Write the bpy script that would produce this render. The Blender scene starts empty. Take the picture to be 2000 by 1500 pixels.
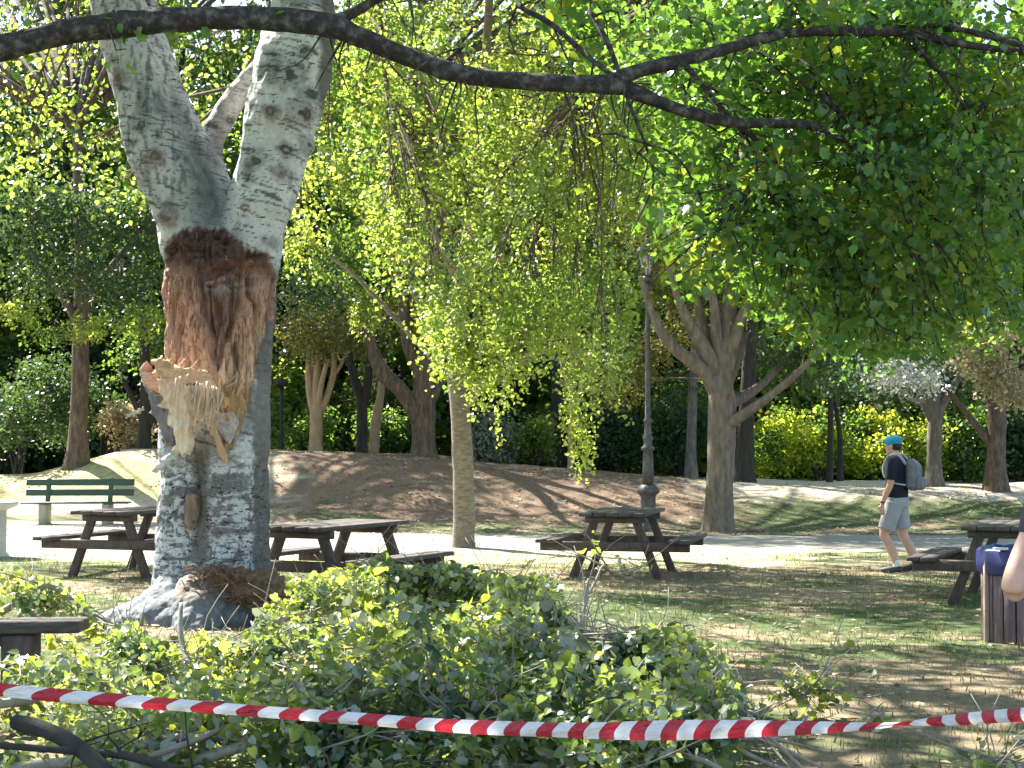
import bpy, bmesh, math
import numpy as np
from mathutils import Vector, Matrix

# ------------------------------------------------------------------ camera, sky, sun
SC = bpy.context.scene
F = 3200.0                      # focal length in photograph pixels (2000 wide)
CAMZ = 1.6
PITCH = math.atan(115.0 / F)
cam_d = bpy.data.cameras.new('camera'); cam = bpy.data.objects.new('camera', cam_d)
SC.collection.objects.link(cam); SC.camera = cam
cam.location = (0, 0, CAMZ); cam.rotation_euler = (math.pi / 2 + PITCH, 0, 0)
cam_d.sensor_width = 36; cam_d.lens = 36 * F / 2000; cam_d.clip_start = .1; cam_d.clip_end = 2000

SUN_EL = math.radians(46)
SUN_AZ = math.radians(-42)      # measured from +Y towards +X : left and behind the scene
SUN = np.array([math.sin(SUN_AZ) * math.cos(SUN_EL), math.cos(SUN_AZ) * math.cos(SUN_EL), math.sin(SUN_EL)])
W = bpy.data.worlds.new('World'); SC.world = W; W.use_nodes = True
nt = W.node_tree; nt.nodes.clear()
sky = nt.nodes.new('ShaderNodeTexSky'); sky.sky_type = 'NISHITA'; sky.sun_disc = False
sky.sun_elevation = SUN_EL; sky.sun_rotation = SUN_AZ
bg = nt.nodes.new('ShaderNodeBackground'); bg.inputs[1].default_value = .10
out = nt.nodes.new('ShaderNodeOutputWorld')
nt.links.new(sky.outputs[0], bg.inputs[0]); nt.links.new(bg.outputs[0], out.inputs[0])
sl = bpy.data.lights.new('sun', 'SUN'); sl.energy = 5.0; sl.angle = math.radians(.53); sl.color = (1, .95, .86)
so = bpy.data.objects.new('sun', sl); SC.collection.objects.link(so)
so.rotation_euler = Vector(SUN).to_track_quat('Z', 'Y').to_euler(); so.location = (-20, 20, 30)
SC.view_settings.view_transform = 'Standard'; SC.view_settings.look = 'None'
SC.view_settings.exposure = 2.2; SC.view_settings.gamma = 1.0
SC.render.engine = 'CYCLES'
SC.cycles.use_denoising = True
SC.cycles.max_bounces = 9; SC.cycles.diffuse_bounces = 5; SC.cycles.glossy_bounces = 2
SC.cycles.transmission_bounces = 6; SC.cycles.transparent_max_bounces = 6
SC.cycles.sample_clamp_indirect = 6; SC.cycles.caustics_reflective = False; SC.cycles.caustics_refractive = False

R = np.random.default_rng(7)
CA, SA = math.cos(PITCH), math.sin(PITCH)

def P(px, py, Y):
    """photograph pixel at distance Y -> world point"""
    xc = (px - 1000) / F; yc = (750 - py) / F
    dy = CA - yc * SA; dz = SA + yc * CA
    return np.array([xc / dy * Y, Y, CAMZ + dz / dy * Y])

def proj(p):
    p = np.asarray(p, float); x = p[..., 0]; y = p[..., 1]; z = p[..., 2] - CAMZ
    f = y * CA + z * SA; u = -y * SA + z * CA
    f = np.where(f < .1, .1, f)
    return 1000 + F * x / f, 750 - F * u / f

def sm(a, b, x):
    t = np.clip((x - a) / (b - a), 0, 1); return t * t * (3 - 2 * t)

# ------------------------------------------------------------------ numpy noise
_perm = np.random.default_rng(3).random(65536)
def _h(i, j, k):
    return _perm[(i * 73856093 ^ j * 19349663 ^ k * 83492791) & 65535]
def vn(p):
    p = np.asarray(p, float); i = np.floor(p).astype(np.int64); f = p - i; f = f * f * (3 - 2 * f)
    x, y, z = i[..., 0], i[..., 1], i[..., 2]; r = 0
    for a in (0, 1):
        for b in (0, 1):
            for c in (0, 1):
                w = (f[..., 0] if a else 1 - f[..., 0]) * (f[..., 1] if b else 1 - f[..., 1]) * (f[..., 2] if c else 1 - f[..., 2])
                r = r + w * _h(x + a, y + b, z + c)
    return r
def fbm(p, o=4):
    r = 0; a = .5; t = 0; p = np.asarray(p, float)
    for _ in range(o):
        r = r + a * vn(p); t += a; a *= .5; p = p * 2.03 + 11.7
    return r / t
def inpoly(x, y, poly):
    x = np.asarray(x, float); y = np.asarray(y, float); c = np.zeros(x.shape, bool); n = len(poly)
    for i in range(n):
        x1, y1 = poly[i]; x2, y2 = poly[i - 1]
        if y1 == y2: continue
        m = ((y1 > y) != (y2 > y)) & (x < (x2 - x1) * (y - y1) / (y2 - y1) + x1); c ^= m
    return c

# ------------------------------------------------------------------ terrain
_cx = np.array([-60, -20, -11.2, -10, -9, -7.5, -5.3, -2.2, -.6, 2.8, 5, 11.2, 20, 60])
_cz = np.array([.3, .5, .85, 1.18, 1.42, 1.42, 1.40, 1.30, 1.12, .84, .70, .60, .55, .5])
def H(x, y):
    x = np.asarray(x, float); y = np.asarray(y, float)
    hc = np.interp(x, _cx, _cz)
    y0 = 29.2 + 4.6 * sm(-5.0, -7.5, x)
    wd = 6.6 - 2.0 * sm(-5.0, -7.5, x) + .8 * sm(1, 5, x)
    h = hc * sm(0, 1, (y - y0) / wd)
    h = h * (1 - .35 * sm(38, 60, y))
    n = fbm(np.stack([x * .5, y * .5, x * 0], -1), 3) - .5
    h = h + n * .22 * sm(0, 1, (y - y0) / 3)
    h = h + (fbm(np.stack([x * 1.3, y * 1.3, x * 0 + 5], -1), 3) - .5) * .05 * sm(24, 20, y)
    return h
def G(px, py, off=0.):
    lo, hi = 2., 90.
    for Y in np.arange(3, 90, .25):
        p = P(px, py, Y)
        if p[2] < H(p[0], p[1]): break
    return np.array([p[0], p[1], float(H(p[0], p[1])) + off])
def ground(x, y, off=0.): return np.array([x, y, float(H(x, y)) + off])

# ------------------------------------------------------------------ materials
def mat(name):
    m = bpy.data.materials.new(name); m.use_nodes = True; t = m.node_tree; t.nodes.clear()
    o = t.nodes.new('ShaderNodeOutputMaterial'); return m, t, o
def nd(t, k, **kw):
    n = t.nodes.new('ShaderNode' + k)
    for a, b in kw.items(): setattr(n, a, b)
    return n
def ramp(t, src, stops):
    r = nd(t, 'ValToRGB'); t.links.new(src, r.inputs[0]); e = r.color_ramp.elements
    while len(e) < len(stops): e.new(.5)
    for i, (p, c) in enumerate(stops):
        e[i].position = p; e[i].color = (*c, 1) if len(c) == 3 else c
    return r.outputs[0]
def noise_(t, scale, detail=4, vec=None, rough=.6, stretch=None, coord='Object'):
    n = nd(t, 'TexNoise'); n.inputs['Scale'].default_value = scale; n.inputs['Detail'].default_value = detail
    n.inputs['Roughness'].default_value = rough
    tc = nd(t, 'TexCoord'); src = tc.outputs[coord]
    if stretch:
        mp = nd(t, 'Mapping'); mp.inputs['Scale'].default_value = stretch; t.links.new(src, mp.inputs[0]); src = mp.outputs[0]
    t.links.new(src, n.inputs['Vector']); return n
def mixc(t, f, a, b, mode='MIX'):
    m = nd(t, 'Mix', data_type='RGBA', blend_type=mode)
    if isinstance(f, (int, float)): m.inputs[0].default_value = f
    else: t.links.new(f, m.inputs[0])
    for i, v in ((6, a), (7, b)):
        if isinstance(v, tuple): m.inputs[i].default_value = (*v, 1)
        else: t.links.new(v, m.inputs[i])
    return m.outputs[2]
def surf(name, c1, c2, scale=20, rough=.8, bump=.3, stretch=None, attr=False, spec=.3, bscale=None, c3=None, dist=.01):
    m, t, o = mat(name); b = nd(t, 'BsdfPrincipled'); t.links.new(b.outputs[0], o.inputs[0])
    n = noise_(t, scale, 6, stretch=stretch, rough=.65)
    st = [(.3, c1), (.7, c2)] if c3 is None else [(.28, c1), (.5, c2), (.72, c3)]
    col = ramp(t, n.outputs[0], st)
    if attr:
        a = nd(t, 'Attribute', attribute_name='Col'); col = mixc(t, 1.0, a.outputs[0], col, 'MULTIPLY')
    t.links.new(col, b.inputs['Base Color']); b.inputs['Roughness'].default_value = rough
    b.inputs['Specular IOR Level'].default_value = spec
    if bump:
        n2 = noise_(t, bscale or scale * 1.7, 6, stretch=stretch, rough=.7)
        bp = nd(t, 'Bump'); bp.inputs['Strength'].default_value = bump; bp.inputs['Distance'].default_value = dist
        t.links.new(n2.outputs[0], bp.inputs['Height']); t.links.new(bp.outputs[0], b.inputs['Normal'])
    return m
def plain(name, c, rough=.6, metal=0, spec=.4):
    v = tuple(min(1, x * 1.18) for x in c); d = tuple(x * .82 for x in c)
    m = surf(name, d, v, 35, rough, .15, spec=spec)
    for n in m.node_tree.nodes:
        if n.type == 'BSDF_PRINCIPLED': n.inputs['Metallic'].default_value = metal
    return m
def leafmat(name, a, b, tr, under=None, tw=.45, rough=.42, spec=.45):
    """leaf: a..b range of reflected colour, tr = light let through"""
    m, t, o = mat(name); g = nd(t, 'NewGeometry')
    col = ramp(t, g.outputs['Random Per Island'], [(0, a), (.55, tuple((x + y) / 2 for x, y in zip(a, b))), (1, b)])
    if under: col = mixc(t, g.outputs['Backfacing'], col, under)
    p = nd(t, 'BsdfPrincipled'); t.links.new(col, p.inputs['Base Color']); p.inputs['Roughness'].default_value = rough
    p.inputs['Specular IOR Level'].default_value = spec
    tl = nd(t, 'BsdfTranslucent')
    tc = ramp(t, g.outputs['Random Per Island'], [(0, tuple(x * .6 for x in tr)), (1, tr)])
    t.links.new(tc, tl.inputs[0])
    mx = nd(t, 'MixShader'); mx.inputs[0].default_value = tw
    t.links.new(p.outputs[0], mx.inputs[1]); t.links.new(tl.outputs[0], mx.inputs[2]); t.links.new(mx.outputs[0], o.inputs[0])
    return m

M = {}
M['leaf_poplar'] = leafmat('poplar_leaf', (.030, .07, .028), (.09, .15, .055), (.46, .62, .10), under=(.17, .21, .14), tw=.5)
M['leaf_yellow'] = leafmat('sunny_leaf', (.035, .08, .025), (.11, .165, .05), (.60, .74, .10), tw=.52)
M['leaf_green'] = leafmat('green_leaf', (.022, .065, .022), (.07, .13, .04), (.34, .54, .06), tw=.45)
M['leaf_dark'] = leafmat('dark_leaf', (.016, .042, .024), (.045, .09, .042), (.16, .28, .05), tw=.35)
M['leaf_maple'] = leafmat('maple_leaf', (.028, .085, .032), (.085, .175, .055), (.30, .56, .06), tw=.46, rough=.34)
M['leaf_hedge'] = leafmat('hedge_leaf', (.06, .12, .02), (.14, .20, .03), (.80, .90, .09), tw=.6)
M['leaf_silver'] = leafmat('silver_leaf', (.20, .24, .19), (.36, .38, .30), (.35, .38, .22), tw=.3)
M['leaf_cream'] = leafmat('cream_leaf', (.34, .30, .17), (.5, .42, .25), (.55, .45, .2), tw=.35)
M['leaf_olive'] = leafmat('olive_leaf', (.05, .062, .02), (.13, .13, .04), (.38, .38, .06), tw=.4)
M['leaf_white'] = leafmat('sunlit_white_leaf', (.50, .53, .50), (.72, .74, .70), (.5, .52, .45), tw=.3)  # sunlight on the leaves put into this near-white colour
M['leaf_fallen'] = leafmat('fallen_leaf', (.045, .10, .032), (.16, .23, .06), (.66, .76, .08), under=(.36, .42, .37), tw=.42, rough=.32)
M['leaf_limp'] = leafmat('limp_leaf', (.025, .065, .03), (.085, .13, .055), (.36, .48, .07), under=(.22, .27, .24), tw=.36, rough=.38)
M['litter'] = leafmat('litter_leaf', (.30, .24, .14), (.50, .45, .34), (.2, .15, .08), tw=.1)
M['grass'] = leafmat('grass_blade', (.05, .09, .035), (.19, .20, .10), (.24, .28, .08), tw=.35)
M['straw'] = leafmat('straw_blade', (.15, .125, .07), (.32, .265, .15), (.3, .24, .1), tw=.25)
M['bark_brown'] = surf('brown_bark', (.06, .043, .032), (.14, .10, .075), 13, .9, 1.0, (1, 1, .3), c3=(.25, .19, .145), bscale=26, dist=.05)
M['bark_mid'] = surf('tan_grey_bark', (.10, .08, .062), (.19, .155, .12), 12, .9, 1.0, (1, 1, .3), c3=(.30, .25, .20), bscale=26, dist=.04)
M['bark_grey'] = surf('grey_bark', (.07, .06, .05), (.15, .13, .11), 11, .9, .8, (1, 1, .35), c3=(.25, .22, .19), bscale=26, dist=.02)
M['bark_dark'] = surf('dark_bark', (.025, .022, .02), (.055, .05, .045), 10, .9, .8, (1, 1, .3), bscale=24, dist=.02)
M['bark_tan'] = surf('tan_bark', (.26, .18, .11), (.42, .30, .19), 9, .85, .6, (1, 1, .4), bscale=24, dist=.015)
M['bark_branch'] = surf('branch_bark', (.012, .011, .010), (.04, .034, .03), 20, .85, 1.0, c3=(.16, .16, .13), bscale=50, dist=.012)
M['bark_twig'] = surf('twig_bark', (.20, .17, .13), (.36, .33, .27), 18, .7, .4, bscale=50)
M['bark_pale'] = surf('pale_bark', (.085, .07, .05), (.17, .145, .11), 9, .85, .6, (1, 1, 3), c3=(.26, .23, .18), bscale=30)
M['bark_trunk'] = surf('poplar_bark', (.80, .80, .80), (1, 1, 1), 30, .75, .55, attr=True, bscale=45, dist=.012)
M['wood'] = surf('torn_wood', (.74, .72, .68), (1, 1, 1), 14, .7, .8, (6, 6, .6), attr=True, bscale=20, dist=.012)
M['weathered'] = surf('weathered_plank', (.035, .030, .028), (.085, .072, .066), 7, .75, .7, (1, 6, 6), c3=(.15, .13, .12), bscale=26)
M['weathered_leg'] = surf('weathered_leg', (.06, .045, .04), (.13, .10, .088), 9, .8, .6, (3, 3, .7), bscale=26)

# ------------------------------------------------------------------ object helpers
COL = SC.collection
def tag(o, label=None, cat=None, group=None, kind=None):
    if label: o['label'] = label
    if cat: o['category'] = cat
    if group: o['group'] = group
    if kind: o['kind'] = kind
    return o
def empty(name, loc, label=None, cat=None, group=None, rz=0):
    o = bpy.data.objects.new(name, None); COL.objects.link(o); o.location = [float(v) for v in loc]
    o.rotation_euler = (0, 0, rz); o.empty_display_size = .2
    return tag(o, label, cat, group)
def rawmesh(name, groups, col=None, smooth=False):
    Vs, n = [], 0; LV, LS = [], []
    for V, Fa in groups:
        V = np.asarray(V, float).reshape(-1, 3); Vs.append(V)
        fl = Fa if isinstance(Fa, list) else [Fa]
        for f in fl:
            f = np.asarray(f, np.int64)
            if f.size == 0: continue
            LV.append((f + n).ravel()); LS.append(np.full(len(f), f.shape[1]))
        n += len(V)
    V = np.concatenate(Vs); lv = np.concatenate(LV); ls = np.concatenate(LS)
    me = bpy.data.meshes.new(name); me.vertices.add(len(V)); me.vertices.foreach_set('co', V.astype(np.float32).ravel())
    me.loops.add(len(lv)); me.loops.foreach_set('vertex_index', lv.astype(np.int32))
    me.polygons.add(len(ls)); me.polygons.foreach_set('loop_start', np.concatenate([[0], np.cumsum(ls)[:-1]]).astype(np.int32))
    me.polygons.foreach_set('loop_total', ls.astype(np.int32))
    if smooth: me.polygons.foreach_set('use_smooth', np.ones(len(ls), bool))
    me.update(calc_edges=True)
    if col is not None: setcol(me, col)
    return me
def setcol(me, col):
    a = me.color_attributes.new('Col', 'FLOAT_COLOR', 'POINT')
    c = np.ones((len(me.vertices), 4), np.float32); c[:, :3] = col; a.data.foreach_set('color', c.ravel())
def obj(name, me, m, parent=None):
    """me is in world (or parent-local when loc given) coordinates"""
    o = bpy.data.objects.new(name, me); COL.objects.link(o)
    if m: me.materials.clear(); me.materials.append(m)
    if parent: o.parent = parent
    return o
def part(name, groups, m, parent, smooth=False, col=None):
    """groups in world coordinates, parent an Empty without rotation"""
    off = np.array(parent.location) if parent else np.zeros(3)
    g = [(np.asarray(V, float).reshape(-1, 3) - off, Fa) for V, Fa in groups]
    return obj(name, rawmesh(name, g, col, smooth), m, parent)

# shapes (return (V,F))
def catmull(pts, k):
    pts = np.asarray(pts, float); n = len(pts)
    if n < 3:
        t = np.linspace(0, 1, k + 1)[:, None]; return pts[0] * (1 - t) + pts[-1] * t
    q = np.vstack([2 * pts[0] - pts[1], pts, 2 * pts[-1] - pts[-2]]); o = []
    for i in range(n - 1):
        a, b, c, d = q[i:i + 4]
        for t in np.linspace(0, 1, k, endpoint=False):
            o.append(.5 * ((2 * b) + (-a + c) * t + (2 * a - 5 * b + 4 * c - d) * t * t + (-a + 3 * b - 3 * c + d) * t ** 3))
    o.append(pts[-1]); return np.array(o)
def tube(pts, rad, sides=10, k=5, rough=0., seed=0, cap=True):
    pts = np.asarray(pts, float); rad = np.asarray(rad, float)
    if rad.ndim == 0: rad = np.full(len(pts), float(rad))
    A = catmull(np.hstack([pts, rad[:, None]]), k); c = A[:, :3]; r = np.maximum(A[:, 3], .001)
    T = np.gradient(c, axis=0); T /= np.linalg.norm(T, axis=1)[:, None] + 1e-9
    up = np.array([0, 0, 1.]) if abs(T[0][2]) < .9 else np.array([1., 0, 0])
    N = np.cross(T[0], up); N /= np.linalg.norm(N); Ns = [N]
    for i in range(1, len(c)):
        N = N - T[i] * N.dot(T[i]); N /= np.linalg.norm(N) + 1e-9; Ns.append(N)
    Ns = np.array(Ns); B = np.cross(T, Ns)
    a = np.linspace(0, 2 * math.pi, sides, endpoint=False)
    rr = r[:, None] * np.ones(sides)
    if rough:
        L = np.cumsum(np.r_[0, np.linalg.norm(np.diff(c, axis=0), axis=1)])
        q = np.stack([np.broadcast_to(np.cos(a) * 1.3, rr.shape), np.broadcast_to(np.sin(a) * 1.3, rr.shape), np.broadcast_to((L / r.mean() * .5)[:, None], rr.shape) + seed * 7.3], -1)
        rr = rr * (1 + rough * (fbm(q, 3) - .5) * 2)
    V = c[:, None, :] + rr[..., None] * (Ns[:, None, :] * np.cos(a)[None, :, None] + B[:, None, :] * np.sin(a)[None, :, None])
    n = len(c); i = np.arange(n - 1)[:, None] * sides; j = np.arange(sides)[None, :]; j2 = (j + 1) % sides
    Q = np.stack([i + j, i + j2, i + sides + j2, i + sides + j], -1).reshape(-1, 4)
    V = V.reshape(-1, 3); fs = [Q]
    if cap:
        V = np.vstack([V, c[0], c[-1]]); b = n * sides; jj = np.arange(sides); jn = (jj + 1) % sides
        fs.append(np.vstack([np.stack([jn, jj, np.full(sides, b)], -1), np.stack([(n - 1) * sides + jj, (n - 1) * sides + jn, np.full(sides, b + 1)], -1)]))
    return V, fs
def ell(c, r, nu=16, nv=10, rot=None):
    u = np.linspace(0, 2 * math.pi, nu, endpoint=False); v = np.linspace(0, math.pi, nv + 1)
    V = np.stack([np.outer(np.sin(v), np.cos(u)), np.outer(np.sin(v), np.sin(u)), np.outer(np.cos(v), np.ones(nu))], -1).reshape(-1, 3) * np.asarray(r)
    if rot is not None: V = V @ np.asarray(rot).T
    i = np.arange(nv)[:, None] * nu; j = np.arange(nu)[None, :]; j2 = (j + 1) % nu
    return V + np.asarray(c), [np.stack([i + j, i + nu + j, i + nu + j2, i + j2], -1).reshape(-1, 4)]
def lathe(prof, c=(0, 0, 0), sides=24, flute=0, nfl=12):
    prof = np.asarray(prof, float); a = np.linspace(0, 2 * math.pi, sides, endpoint=False)
    rr = prof[:, 0][:, None] * (1 + flute * np.cos(a * nfl)[None, :])
    V = np.stack([rr * np.cos(a), rr * np.sin(a), np.broadcast_to(prof[:, 1][:, None], rr.shape)], -1).reshape(-1, 3) + np.asarray(c)
    n = len(prof); i = np.arange(n - 1)[:, None] * sides; j = np.arange(sides)[None, :]; j2 = (j + 1) % sides
    return V, [np.stack([i + j, i + j2, i + sides + j2, i + sides + j], -1).reshape(-1, 4), np.arange(sides)[None, ::-1], (np.arange(sides) + (n - 1) * sides)[None, :]]
def box(c, s, rot=None, ch=.006, jit=0.):
    """bevelled box: centre c, size s"""
    bm = bmesh.new(); bmesh.ops.create_cube(bm, size=1)
    for v in bm.verts: v.co = Vector((v.co.x * s[0], v.co.y * s[1], v.co.z * s[2]))
    if ch: bmesh.ops.bevel(bm, geom=bm.edges[:], offset=ch, segments=1, affect='EDGES')
    bm.verts.index_update()
    V = np.array([v.co[:] for v in bm.verts]); g = {}
    for f in bm.faces: g.setdefault(len(f.verts), []).append([v.index for v in f.verts])
    bm.free()
    if jit: V = V + (R.random(V.shape) - .5) * jit
    if rot is not None: V = V @ np.asarray(rot).T
    return V + np.asarray(c), [np.array(x) for x in g.values()]
def rot(axis, ang): return np.array(Matrix.Rotation(ang, 3, axis))
def beam(p, q, w, h, ch=.006, twist=0):
    """bar from p to q, width w (horizontal), depth h"""
    p = np.asarray(p, float); q = np.asarray(q, float); d = q - p; L = np.linalg.norm(d); z = d / L
    x = np.cross([0, 1, 0] if abs(z[1]) < .8 else [1, 0, 0], z); x /= np.linalg.norm(x); y = np.cross(z, x)
    return box((p + q) / 2, (w, h, L), np.stack([x, y, z], 1), ch)
def xf(g, M3, t): return [(np.asarray(V) @ np.asarray(M3).T + np.asarray(t), Fa) for V, Fa in g]

def blob(groups, voxel, smooth=4):
    """continuous skin over overlapping closed shapes"""
    me = rawmesh('tmp', groups); o = bpy.data.objects.new('tmp', me); COL.objects.link(o)
    r = o.modifiers.new('r', 'REMESH'); r.mode = 'VOXEL'; r.voxel_size = voxel
    if smooth: s = o.modifiers.new('s', 'SMOOTH'); s.factor = .5; s.iterations = smooth
    dg = bpy.context.evaluated_depsgraph_get(); n = bpy.data.meshes.new_from_object(o.evaluated_get(dg))
    bpy.data.objects.remove(o); bpy.data.meshes.remove(me)
    n.polygons.foreach_set('use_smooth', np.ones(len(n.polygons), bool))
    return n
def vco(me):
    a = np.empty(len(me.vertices) * 3, np.float32); me.vertices.foreach_get('co', a); return a.reshape(-1, 3).astype(float)
def vno(me):
    a = np.empty(len(me.vertices) * 3, np.float32); me.vertex_normals.foreach_get('vector', a); return a.reshape(-1, 3).astype(float)

# ------------------------------------------------------------------ leaves
SH = {
 'kite': (np.array([[0, 0, 0], [.36, .45, .06], [0, 1, -.04], [-.36, .45, .06]]), [[0, 1, 2, 3]]),
 'round': (np.array([[0, 0, 0], [.40, .22, .08], [.40, .62, .07], [0, 1.02, -.05], [-.40, .62, .07], [-.40, .22, .08]]), [[0, 1, 2, 3], [0, 3, 4, 5]]),
 'heart': (np.array([[0, .05, 0], [.26, -.04, .06], [.47, .2, .09], [.36, .6, .06], [0, 1.02, -.07], [-.36, .6, .06], [-.47, .2, .09], [-.26, -.04, .06]]), [[0, 1, 2, 3, 4], [0, 4, 5, 6, 7]]),
 'maple': (np.array([[0, 0, 0], [.24, -.03, .03], [.36, .14, .04], [.55, .30, .08], [.42, .46, .04], [.38, .66, .05], [.20, .70, .01], [0, 1.08, -.07],
                     [-.20, .70, .01], [-.38, .66, .05], [-.42, .46, .04], [-.55, .30, .08], [-.36, .14, .04], [-.24, -.03, .03]]),
           [[0, 1, 2, 3, 4, 5, 6, 7], [0, 7, 8, 9, 10, 11, 12, 13]]),
 'blade': (np.array([[-.08, 0, 0], [.08, 0, 0], [.02, 1, .18]]), [[0, 1, 2]]),
}
def leafgeo(C, size, shape='kite', droop=.5, rng=R, up=False, flat=False):
    """C (n,3) leaf positions -> one (V,F) with every leaf its own island"""
    C = np.asarray(C, float); n = len(C)
    if n == 0: return None
    T, Fs = SH[shape]
    d = rng.normal(size=(n, 3))
    if up: d = d * [.35, .35, .2] + [0, 0, 1]
    elif flat: d = d * [1, 1, .15]
    else: d[:, 2] = d[:, 2] * .7 - droop * 1.6
    d /= np.linalg.norm(d, axis=1)[:, None]
    nn = rng.normal(size=(n, 3)) + (np.array([0, 0, 1.2]) if not flat else np.array([0, 0, 8]))
    s = np.cross(d, nn); s /= np.linalg.norm(s, axis=1)[:, None] + 1e-9; w = np.cross(s, d)
    sz = (np.asarray(size) * (.65 + .7 * rng.random(n)))[:, None, None]
    V = C[:, None, :] + sz * (T[None, :, 0:1] * s[:, None] + T[None, :, 1:2] * d[:, None] + T[None, :, 2:3] * w[:, None])
    k = len(T); base = (np.arange(n) * k)[:, None]
    return V.reshape(-1, 3), [(base[:, None, :] + np.array(f)[None, None, :]).reshape(-1, len(f)) for f in Fs]

def clump_pts(c, r, n, strand=0., rng=R, sub=14, spread=.10):
    """n points in an ellipsoid, gathered on little twigs (strand>0: hanging threads of that length)"""
    m = max(1, n // sub); u = rng.normal(size=(m, 3)); u /= np.linalg.norm(u, axis=1)[:, None]
    q = np.asarray(c) + u * (rng.random(m) ** .42)[:, None] * np.asarray(r)
    idx = np.repeat(np.arange(m), sub)
    if strand:
        t = rng.random(len(idx)); L = strand * (.5 + rng.random(m))[idx]
        sway = rng.normal(size=(m, 2))[idx] * .10
        p = q[idx].copy(); p[:, 2] -= t * L; p[:, 0] += sway[:, 0] * t * L; p[:, 1] += sway[:, 1] * t * L
        p += rng.normal(size=p.shape) * [.045, .045, .04] * (spread / .1)
    else:
        ax = rng.normal(size=(m, 3)); ax[:, 2] *= .5; ax /= np.linalg.norm(ax, axis=1)[:, None]
        t = (rng.random(len(idx)) - .5)[:, None] * spread * 7
        p = q[idx] + ax[idx] * t + rng.normal(size=(len(idx), 3)) * spread
    return p

#=====TERRAIN=====
def nonuni(parts):
    o = []
    for a, b, s in parts: o.append(np.arange(a, b, s))
    o.append([parts[-1][1]]); return np.concatenate(o)
gx = nonuni([(-400, -60, 34), (-60, -16, 2), (-16, 16, .09), (16, 60, 2), (60, 401, 34)])
gy = nonuni([(-30, 2, 2), (2, 26, .085), (26, 42, .10), (42, 80, 1.2), (80, 900, 41)])
X, Yg = np.meshgrid(gx, gy); Z = H(X, Yg)
pts = np.stack([X, Yg, Z], -1)
n1 = fbm(np.stack([X * .35, Yg * .55, X * 0], -1), 4); n2 = fbm(np.stack([X * 2.2, Yg * 3.4, X * 0 + 9], -1), 4)
n3 = fbm(np.stack([X * 9, Yg * 14, X * 0 + 3], -1), 3)
def cc(*c): return np.array(c, float)
green = cc(.085, .115, .05)[None, None] * (.6 + .9 * n3[..., None]); dry = cc(.245, .195, .13)[None, None] * (.6 + .8 * n3[..., None])
dg = sm(.44, .58, n1 * .55 + n2 * .45 + .12 * sm(0, 3, X) * sm(16, 13, Yg))[..., None]
sunlit_verge = (sm(21.3, 22.4, Yg + (n2 - .5) * 2.2) * sm(27, 26, Yg) * sm(6, 3.5, X))[..., None]  # sunlit grass strip beside the path, its brightness painted as pale dry lawn
colr = green * (1 - dg) + dry * dg
colr = colr * (1 - sunlit_verge) + cc(.46, .44, .25)[None, None] * (.6 + .8 * n3[..., None]) * sunlit_verge
hh = sm(.03, .18, Z)[..., None] * sm(27, 30, Yg)[..., None]
soil = cc(.20, .14, .098)[None, None] * (.65 + .45 * n2[..., None] + .35 * n3[..., None])
gsl = cc(.075, .095, .04)[None, None] * (.6 + .9 * n3[..., None])
straw = cc(.43, .38, .20)[None, None] * (.45 + 1.1 * n3[..., None])
sand = cc(.50, .43, .33)[None, None] * (.7 + .3 * n2[..., None] + .3 * n3[..., None])
m = soil
gp = (sm(.50, .60, n2 * .5 + n1 * .5 - .09 + .07 * np.exp(-((X + 2.8) / 1.6) ** 2)) * sm(34.5, 31.5, Yg) * sm(-7, -4, X) * sm(2.5, .5, X))[..., None]
m = m * (1 - gp) + gsl * gp
lf = (sm(-4.2, -6.0, X + .9 * (n2 - .5) * 4) )[..., None]
m = m * (1 - lf) + (straw * (1 - sm(.45, .6, n1)[..., None]) + sand * sm(.45, .6, n1)[..., None]) * lf  # left mound: straw and sand, paled in colour to look more sunlit
rt = sm(3.4, 5.2, X + (n2 - .5) * 2)[..., None]
band = sm(33.0, 34.2, Yg + (n2 - .5) * 1.2)[..., None]
m = m * (1 - rt) + (gsl * (1 - band) + sand * band) * rt
colr = colr * (1 - hh) + m * hh
nr, ncg = X.shape
ii = (np.arange(nr - 1)[:, None] * ncg + np.arange(ncg - 1)[None, :]).ravel()
Q = np.stack([ii, ii + 1, ii + ncg + 1, ii + ncg], -1)
M['ground'] = surf('ground', (.62, .62, .62), (1, 1, 1), 18, .95, .8, attr=True, c3=(1.35, 1.3, 1.2), bscale=40, spec=.1, dist=.02)
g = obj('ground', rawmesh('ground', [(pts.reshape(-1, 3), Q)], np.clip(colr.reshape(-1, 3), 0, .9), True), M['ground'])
tag(g, kind='structure')

# path: pale gravel walk, 4 mm and more above the lawn
px_ = np.arange(-40, 40, .25); v_ = np.linspace(0, 1, 26)
yn = np.interp(px_, [-40, -9, -4, 0, 4, 40], [21.5, 22.0, 23.3, 24.2, 24.4, 24.6]) + (fbm(np.stack([px_ * .6, px_ * 0, px_ * 0], -1), 4) - .5) * .7
yf = np.interp(px_, [-40, -7.6, -5.2, -3.0, 3, 40], [33.6, 33.4, 30.4, 29.0, 28.4, 28.0]) + (fbm(np.stack([px_ * .6, px_ * 0 + 4, px_ * 0], -1), 4) - .5) * .5
PX = np.repeat(px_[None, :], 26, 0); PY = yn[None, :] + (yf - yn)[None, :] * v_[:, None]
PZ = H(PX, PY) + .012; PZ[0] -= .012; PZ[-1] -= .012
ii = (np.arange(25)[:, None] * len(px_) + np.arange(len(px_) - 1)[None, :]).ravel()
M['path'] = surf('path_gravel', (.20, .185, .16), (.29, .27, .235), 14, .95, .5, spec=.1, c3=(.40, .37, .33), bscale=60)
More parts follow.
